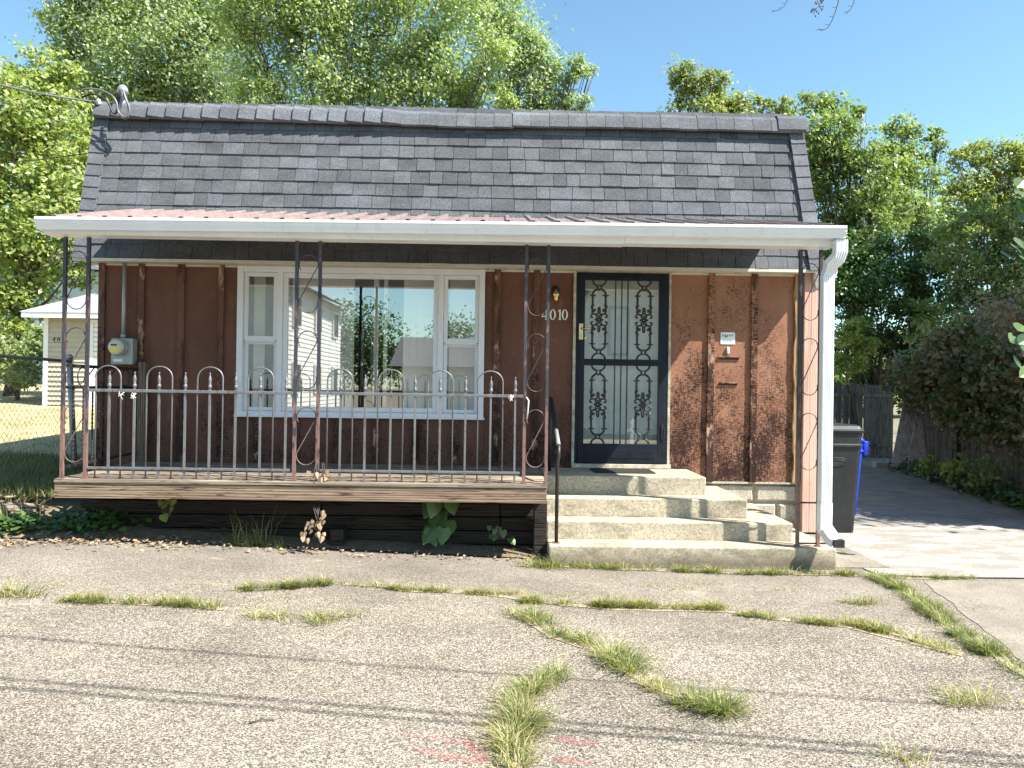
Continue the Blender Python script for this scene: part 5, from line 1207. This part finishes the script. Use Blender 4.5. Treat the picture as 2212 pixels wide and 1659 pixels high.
# ------------------------------------------------------------------ small plants, litter, twigs
def heart(b, c, n_, up, s, curl=.12):
    n_ = Vector(n_).normalized(); up = (Vector(up)-n_*Vector(up).dot(n_)).normalized(); sd = up.cross(n_)
    prof = [(0, 0), (.30, .12), (.46, -.08), (.46, -.35), (.28, -.68), (0, -1.0)]
    L = [c+sd*x*s+up*z*s-n_*abs(x)*curl*s for x, z in prof]; R_ = [c-sd*x*s+up*z*s-n_*abs(x)*curl*s for x, z in prof[1:-1]]
    b.v += [tuple(v) for v in L+R_]; o = len(b.v)-10
    for i in range(1, 5): b.f.append((o, o+i, o+i+1)); b.sm.append(False)
    ri = [6, 7, 8, 9, 5]
    for i in range(4): b.f.append((o, o+ri[i+1], o+ri[i])); b.sm.append(False)
def tinted(b, name, m, parent=None, kind=None):
    o = b.build(name, m, parent, kind=kind); me = o.data; a = me.color_attributes.new('tint', 'FLOAT_COLOR', 'POINT')
    for i in range(0, len(me.vertices), 10):
        c = (rnd(0, 1), rnd(0, .3) if rnd(0, 1) < .25 else 0, 0, 1)
        for k in range(i, min(i+10, len(me.vertices))): a.data[k].color = c
    return o
def plant(px, py, zr, n, s, spread, hgt, m, label, Y=-1.2):
    p = at(px, py, Y); t = thing('broadleaf_plant', tuple(p), label, 'plant', 'broad leaved weeds along the deck foot'); b = MB(); st = MB()
    for i in range(n):
        c = p+Vector((rnd(-1, 1)*spread, rnd(-.08, .05), rnd(.15, 1)*hgt)); heart(b, c, (rnd(-.5, .6), -1, rnd(.1, .9)), (rnd(-.5, .5), 0, 1), s*rnd(.7, 1.2)); st.tube([p, c], .003, 4)
    tinted(b, 'leaves', M[m], t); st.build('stems', M['bark'], t)
plant(950, 1160, 0, 12, .15, .12, .36, 'ivy', 'big heart leaved plant hanging below the deck edge', -1.25)
plant(355, 1125, 0, 8, .07, .07, .2, 'leaf1', 'small yellow green plant under the left of the deck', -1.2)
plant(1080, 1165, 0, 7, .07, .10, .12, 'ivy', 'low leafy weed under the right end of the deck', -1.2)
def ivy(cpx, n, sx, sy, label, m='ivy', s=.05):
    p = Vector((*cpx, 0)) if abs(cpx[0]) < 20 else onpad(*cpx); b = MB()
    for i in range(n):
        x, y = random.gauss(p.x, sx), random.gauss(p.y, sy); c = Vector((x, y, padz(x, y)+max(0, (y+1.32)*.4)+rnd(.02, .12))); heart(b, c, (rnd(-.4, .6), rnd(-1, .2), 1), (rnd(-1, 1), rnd(-1, 1), 0), s*rnd(.6, 1.3))
    o = tinted(b, 'ivy_patch', M[m], kind='stuff'); tag(o, label, 'ivy', kind='stuff')
ivy((-4.55, -1.17), 750, .30, .075, 'ivy patch trailing below the landscape timber'); ivy((-3.75, -1.15), 420, .20, .07, 'ivy patch at the dark foot of the deck, left part'); ivy((400, 1150), 60, .12, .05, 'few ivy leaves right of the dark ivy patch', s=.035)
# dead leaf litter
b = MB()
for i in range(1300):
    x = rnd(-5.2, .4)
    if x > -2.7 and random.random() < .7: continue
    x = x; y = -1.38+abs(random.gauss(0, .10))*random.choice((-1, 1.6)) - (.25*rnd(0, 1) if x < -4 else 0); y = min(y, -1.08)
    c = Vector((x, y, padz(x, y)+rnd(.012, .035))); heart(b, c, (rnd(-.6, .6), rnd(-.6, .6), 1), (rnd(-1, 1), rnd(-1, 1), .1), rnd(.015, .04), .5)
o = tinted(b, 'leaf_litter', M['dryleaf'], kind='stuff'); tag(o, 'dry leaf litter along the foot of the deck', 'leaf litter', kind='stuff')
b = MB()
p = onpad(640, 1158)
for i in range(160):
    c = p+Vector((random.gauss(-.02, .09), random.gauss(0, .04), abs(random.gauss(0, .035))+.01)); heart(b, c, (rnd(-1, 1), -1, rnd(0, 1)), (rnd(-1, 1), 0, rnd(-1, 1)), rnd(.02, .05), .4)
p2 = onpad(628, 1156); o = None
def deadvine(px, py, y, n, lab, h):
    p = at(px, py, y); t = thing('dead_vine', tuple(p), lab, 'dead vine', 'withered vines on the middle post'); b = MB(); s_ = MB()
    for i in range(n):
        c = p+Vector((rnd(-.09, .09), rnd(-.04, .01), rnd(-h, .02))); heart(b, c, (rnd(-1, 1), -1, rnd(-.3, .6)), (rnd(-.6, .6), 0, 1), rnd(.03, .065), .5)
    for i in range(4): s_.tube([p+Vector((rnd(-.04, .04), 0, .05)), p+Vector((rnd(-.08, .08), -.01, -h*.5)), p+Vector((rnd(-.1, .1), 0, -h))], .003, 4)
    tinted(b, 'leaves', M['dryleaf'], t); s_.build('stems', M['twig'], t)
deadvine(680, 1105, -1.5, 22, 'withered vine hanging below the deck under the middle post', .24); deadvine(692, 1012, -1.51, 9, 'withered leaves at the foot of the middle post', .08)
for (px, py, n, lab) in ((585, 1150, 150, 'small grey heap of dead leaves by the left deck foot'),):
    p = onpad(330, 1146); b = MB()
    for i in range(220):
        c = p+Vector((random.gauss(0, .085), random.gauss(0, .05), abs(random.gauss(0, .03))+.012)); heart(b, c, (rnd(-1, 1), rnd(-1, .3), 1), (rnd(-1, 1), rnd(-1, 1), .2), rnd(.025, .05), .4)
    tag(tinted(b, 'leaf_heap', M['dryleaf'], kind='stuff'), lab, 'leaf heap', kind='stuff')
def twig(a, c, lab):
    A_, C_ = onpad(*a), onpad(*c); u = Vector((0, 0, .006)); tag(MB().tube([A_+u, (A_+C_)/2+Vector((0, .01, .012)), C_+u], .0035, 5).build('stick', M['twig']), lab, 'stick', 'sticks on the pad')
twig((538, 1565), (592, 1557), 'pale stick lying on the gravelly pad, lower left'); twig((410, 1118+33), (480, 1150), 'thin dark stick beside the deck foot'); twig((175, 1152), (222, 1158), 'short dark stick near the ivy patch')
# scattered pebbles
b = MB()
for i in range(420):
    p = onpad(rnd(-50, 2250), 1180+480*rnd(0, 1)**1.3); r = rnd(.003, .008); b.lathe([(r*.6, 0), (r, r*.5), (r*.5, r)], (p.x, p.y, p.z), 5)
tag(b.build('loose_pebbles', M['block'], kind='stuff'), 'loose pale pebbles scattered over the pad', 'pebbles', kind='stuff')

# faded red spray marks
rp = NT('faded red spray paint'); rb = rp.n('BsdfPrincipled', {'Base Color': (.45, .13, .13, 1), 'Roughness': .8}); rtp = rp.n('BsdfTransparent')
rf = rp.ramp(rp.noise(75, det=3, ro=.9), [(.46, 0), (.64, .7)]); rm = rp.n('MixShader', {0: rf, 1: rtp.outputs[0], 2: rb.outputs[0]}); rp.t.links.new(rm.outputs[0], rp.out.inputs[0])
for lab, a, c, w in (('long faded red spray line left of the bottom crack', (875, 1588), (1060, 1612), .020), ('lower faded red spray line left of the bottom crack', (890, 1618), (1040, 1650), .030), ('short faded red spray mark right of the bottom crack', (1200, 1596), (1290, 1608), .030), ('bottom red spray mark right of the crack', (1190, 1638), (1280, 1652), .024), ('red arrow spray stroke beside the shaggy clump', (1005, 1605), (1055, 1648), .028)):
    A_, C_ = onpad(*a), onpad(*c); d = (C_-A_).normalized(); nn = Vector((-d.y, d.x, 0)); b = MB(); K = 12
    for i in range(K+1):
        p = A_.lerp(C_, i/K); ww = w*(.5+sin(pi*i/K)*.7)
        for s_ in (-1, 1): q = p+nn*ww*s_; b.v.append((q.x, q.y, padz(q.x, q.y)+.004))
    b.f = [(2*i, 2*i+1, 2*i+3, 2*i+2) for i in range(K)]; b.sm = [False]*K
    tag(b.build('spray_mark', rp.m), lab, 'paint mark', 'red spray marks on the pad')

# hanging twigs at the top and near leaves at the right edge
hb_ = thing('hanging_branch', tuple(at(1780, -60, -2)), 'bare twigs with buds hanging into the top of the sky', 'branch')
def hang(pts, r=.004, buds=0):
    P_ = [at(x, y, -2.0) for x, y in pts]; b = MB(); b.tube(P_, [r*(1-.6*i/len(P_)) for i in range(len(P_))], 5)
    for k in range(len(P_)-1):
        p = P_[k].lerp(P_[k+1], .5); b.tube([p, p+Vector((-.035, 0, -.004))], r*.4, 4)
    for _ in range(buds):
        k = random.randrange(len(P_)-1); p = P_[k].lerp(P_[k+1], rnd(0, 1))+Vector((rnd(-.03, .03), 0, rnd(-.02, .02))); b.lathe([(.002, -.008), (.008, 0), (.002, .008)], tuple(p), 6)
    b.build('twig', M['twig'], hb_)
hang([(1702, -30), (1701, 0), (1695, 12), (1685, 21), (1668, 25)]); hang([(1812, -30), (1811, 5), (1805, 25), (1797, 45), (1788, 60), (1775, 66), (1768, 62)], .005)
hang([(1795, -30), (1780, 0), (1770, 12), (1760, 22), (1758, 32)], .004, 16); hang([(1768, -30), (1765, 0), (1772, 18), (1776, 25)], .003, 6); hang([(1845, -30), (1845, 5), (1838, 20), (1826, 30)])
nb_ = thing('overhanging_branch', tuple(at(2300, 560, -1.5)), 'leafy branch with big lobed leaves reaching in from the right edge', 'branch')
b = MB(); s2 = MB()
for (px, py, s_) in ((2212, 400, .15), (2205, 425, .16), (2222, 450, .17), (2195, 545, .14), (2175, 560, .15), (2205, 530, .15), (2215, 570, .16), (2195, 740, .14), (2210, 715, .15), (2215, 760, .16), (2200, 790, .13), (2225, 740, .16), (2230, 810, .15), (2230, 480, .16), (2240, 600, .17)):
    c = at(px, py-12, -1.5+rnd(-.1, .1)); heart(b, c, (rnd(-.3, .6), -.7, rnd(.3, 1)), (rnd(.1, .9), 0, .6), s_); s2.tube([c, at(2300, (py+560)/2, -1.5)], .004, 4)
tinted(b, 'leaves', M['ivy'], nb_); s2.build('stems', M['bark'], nb_)
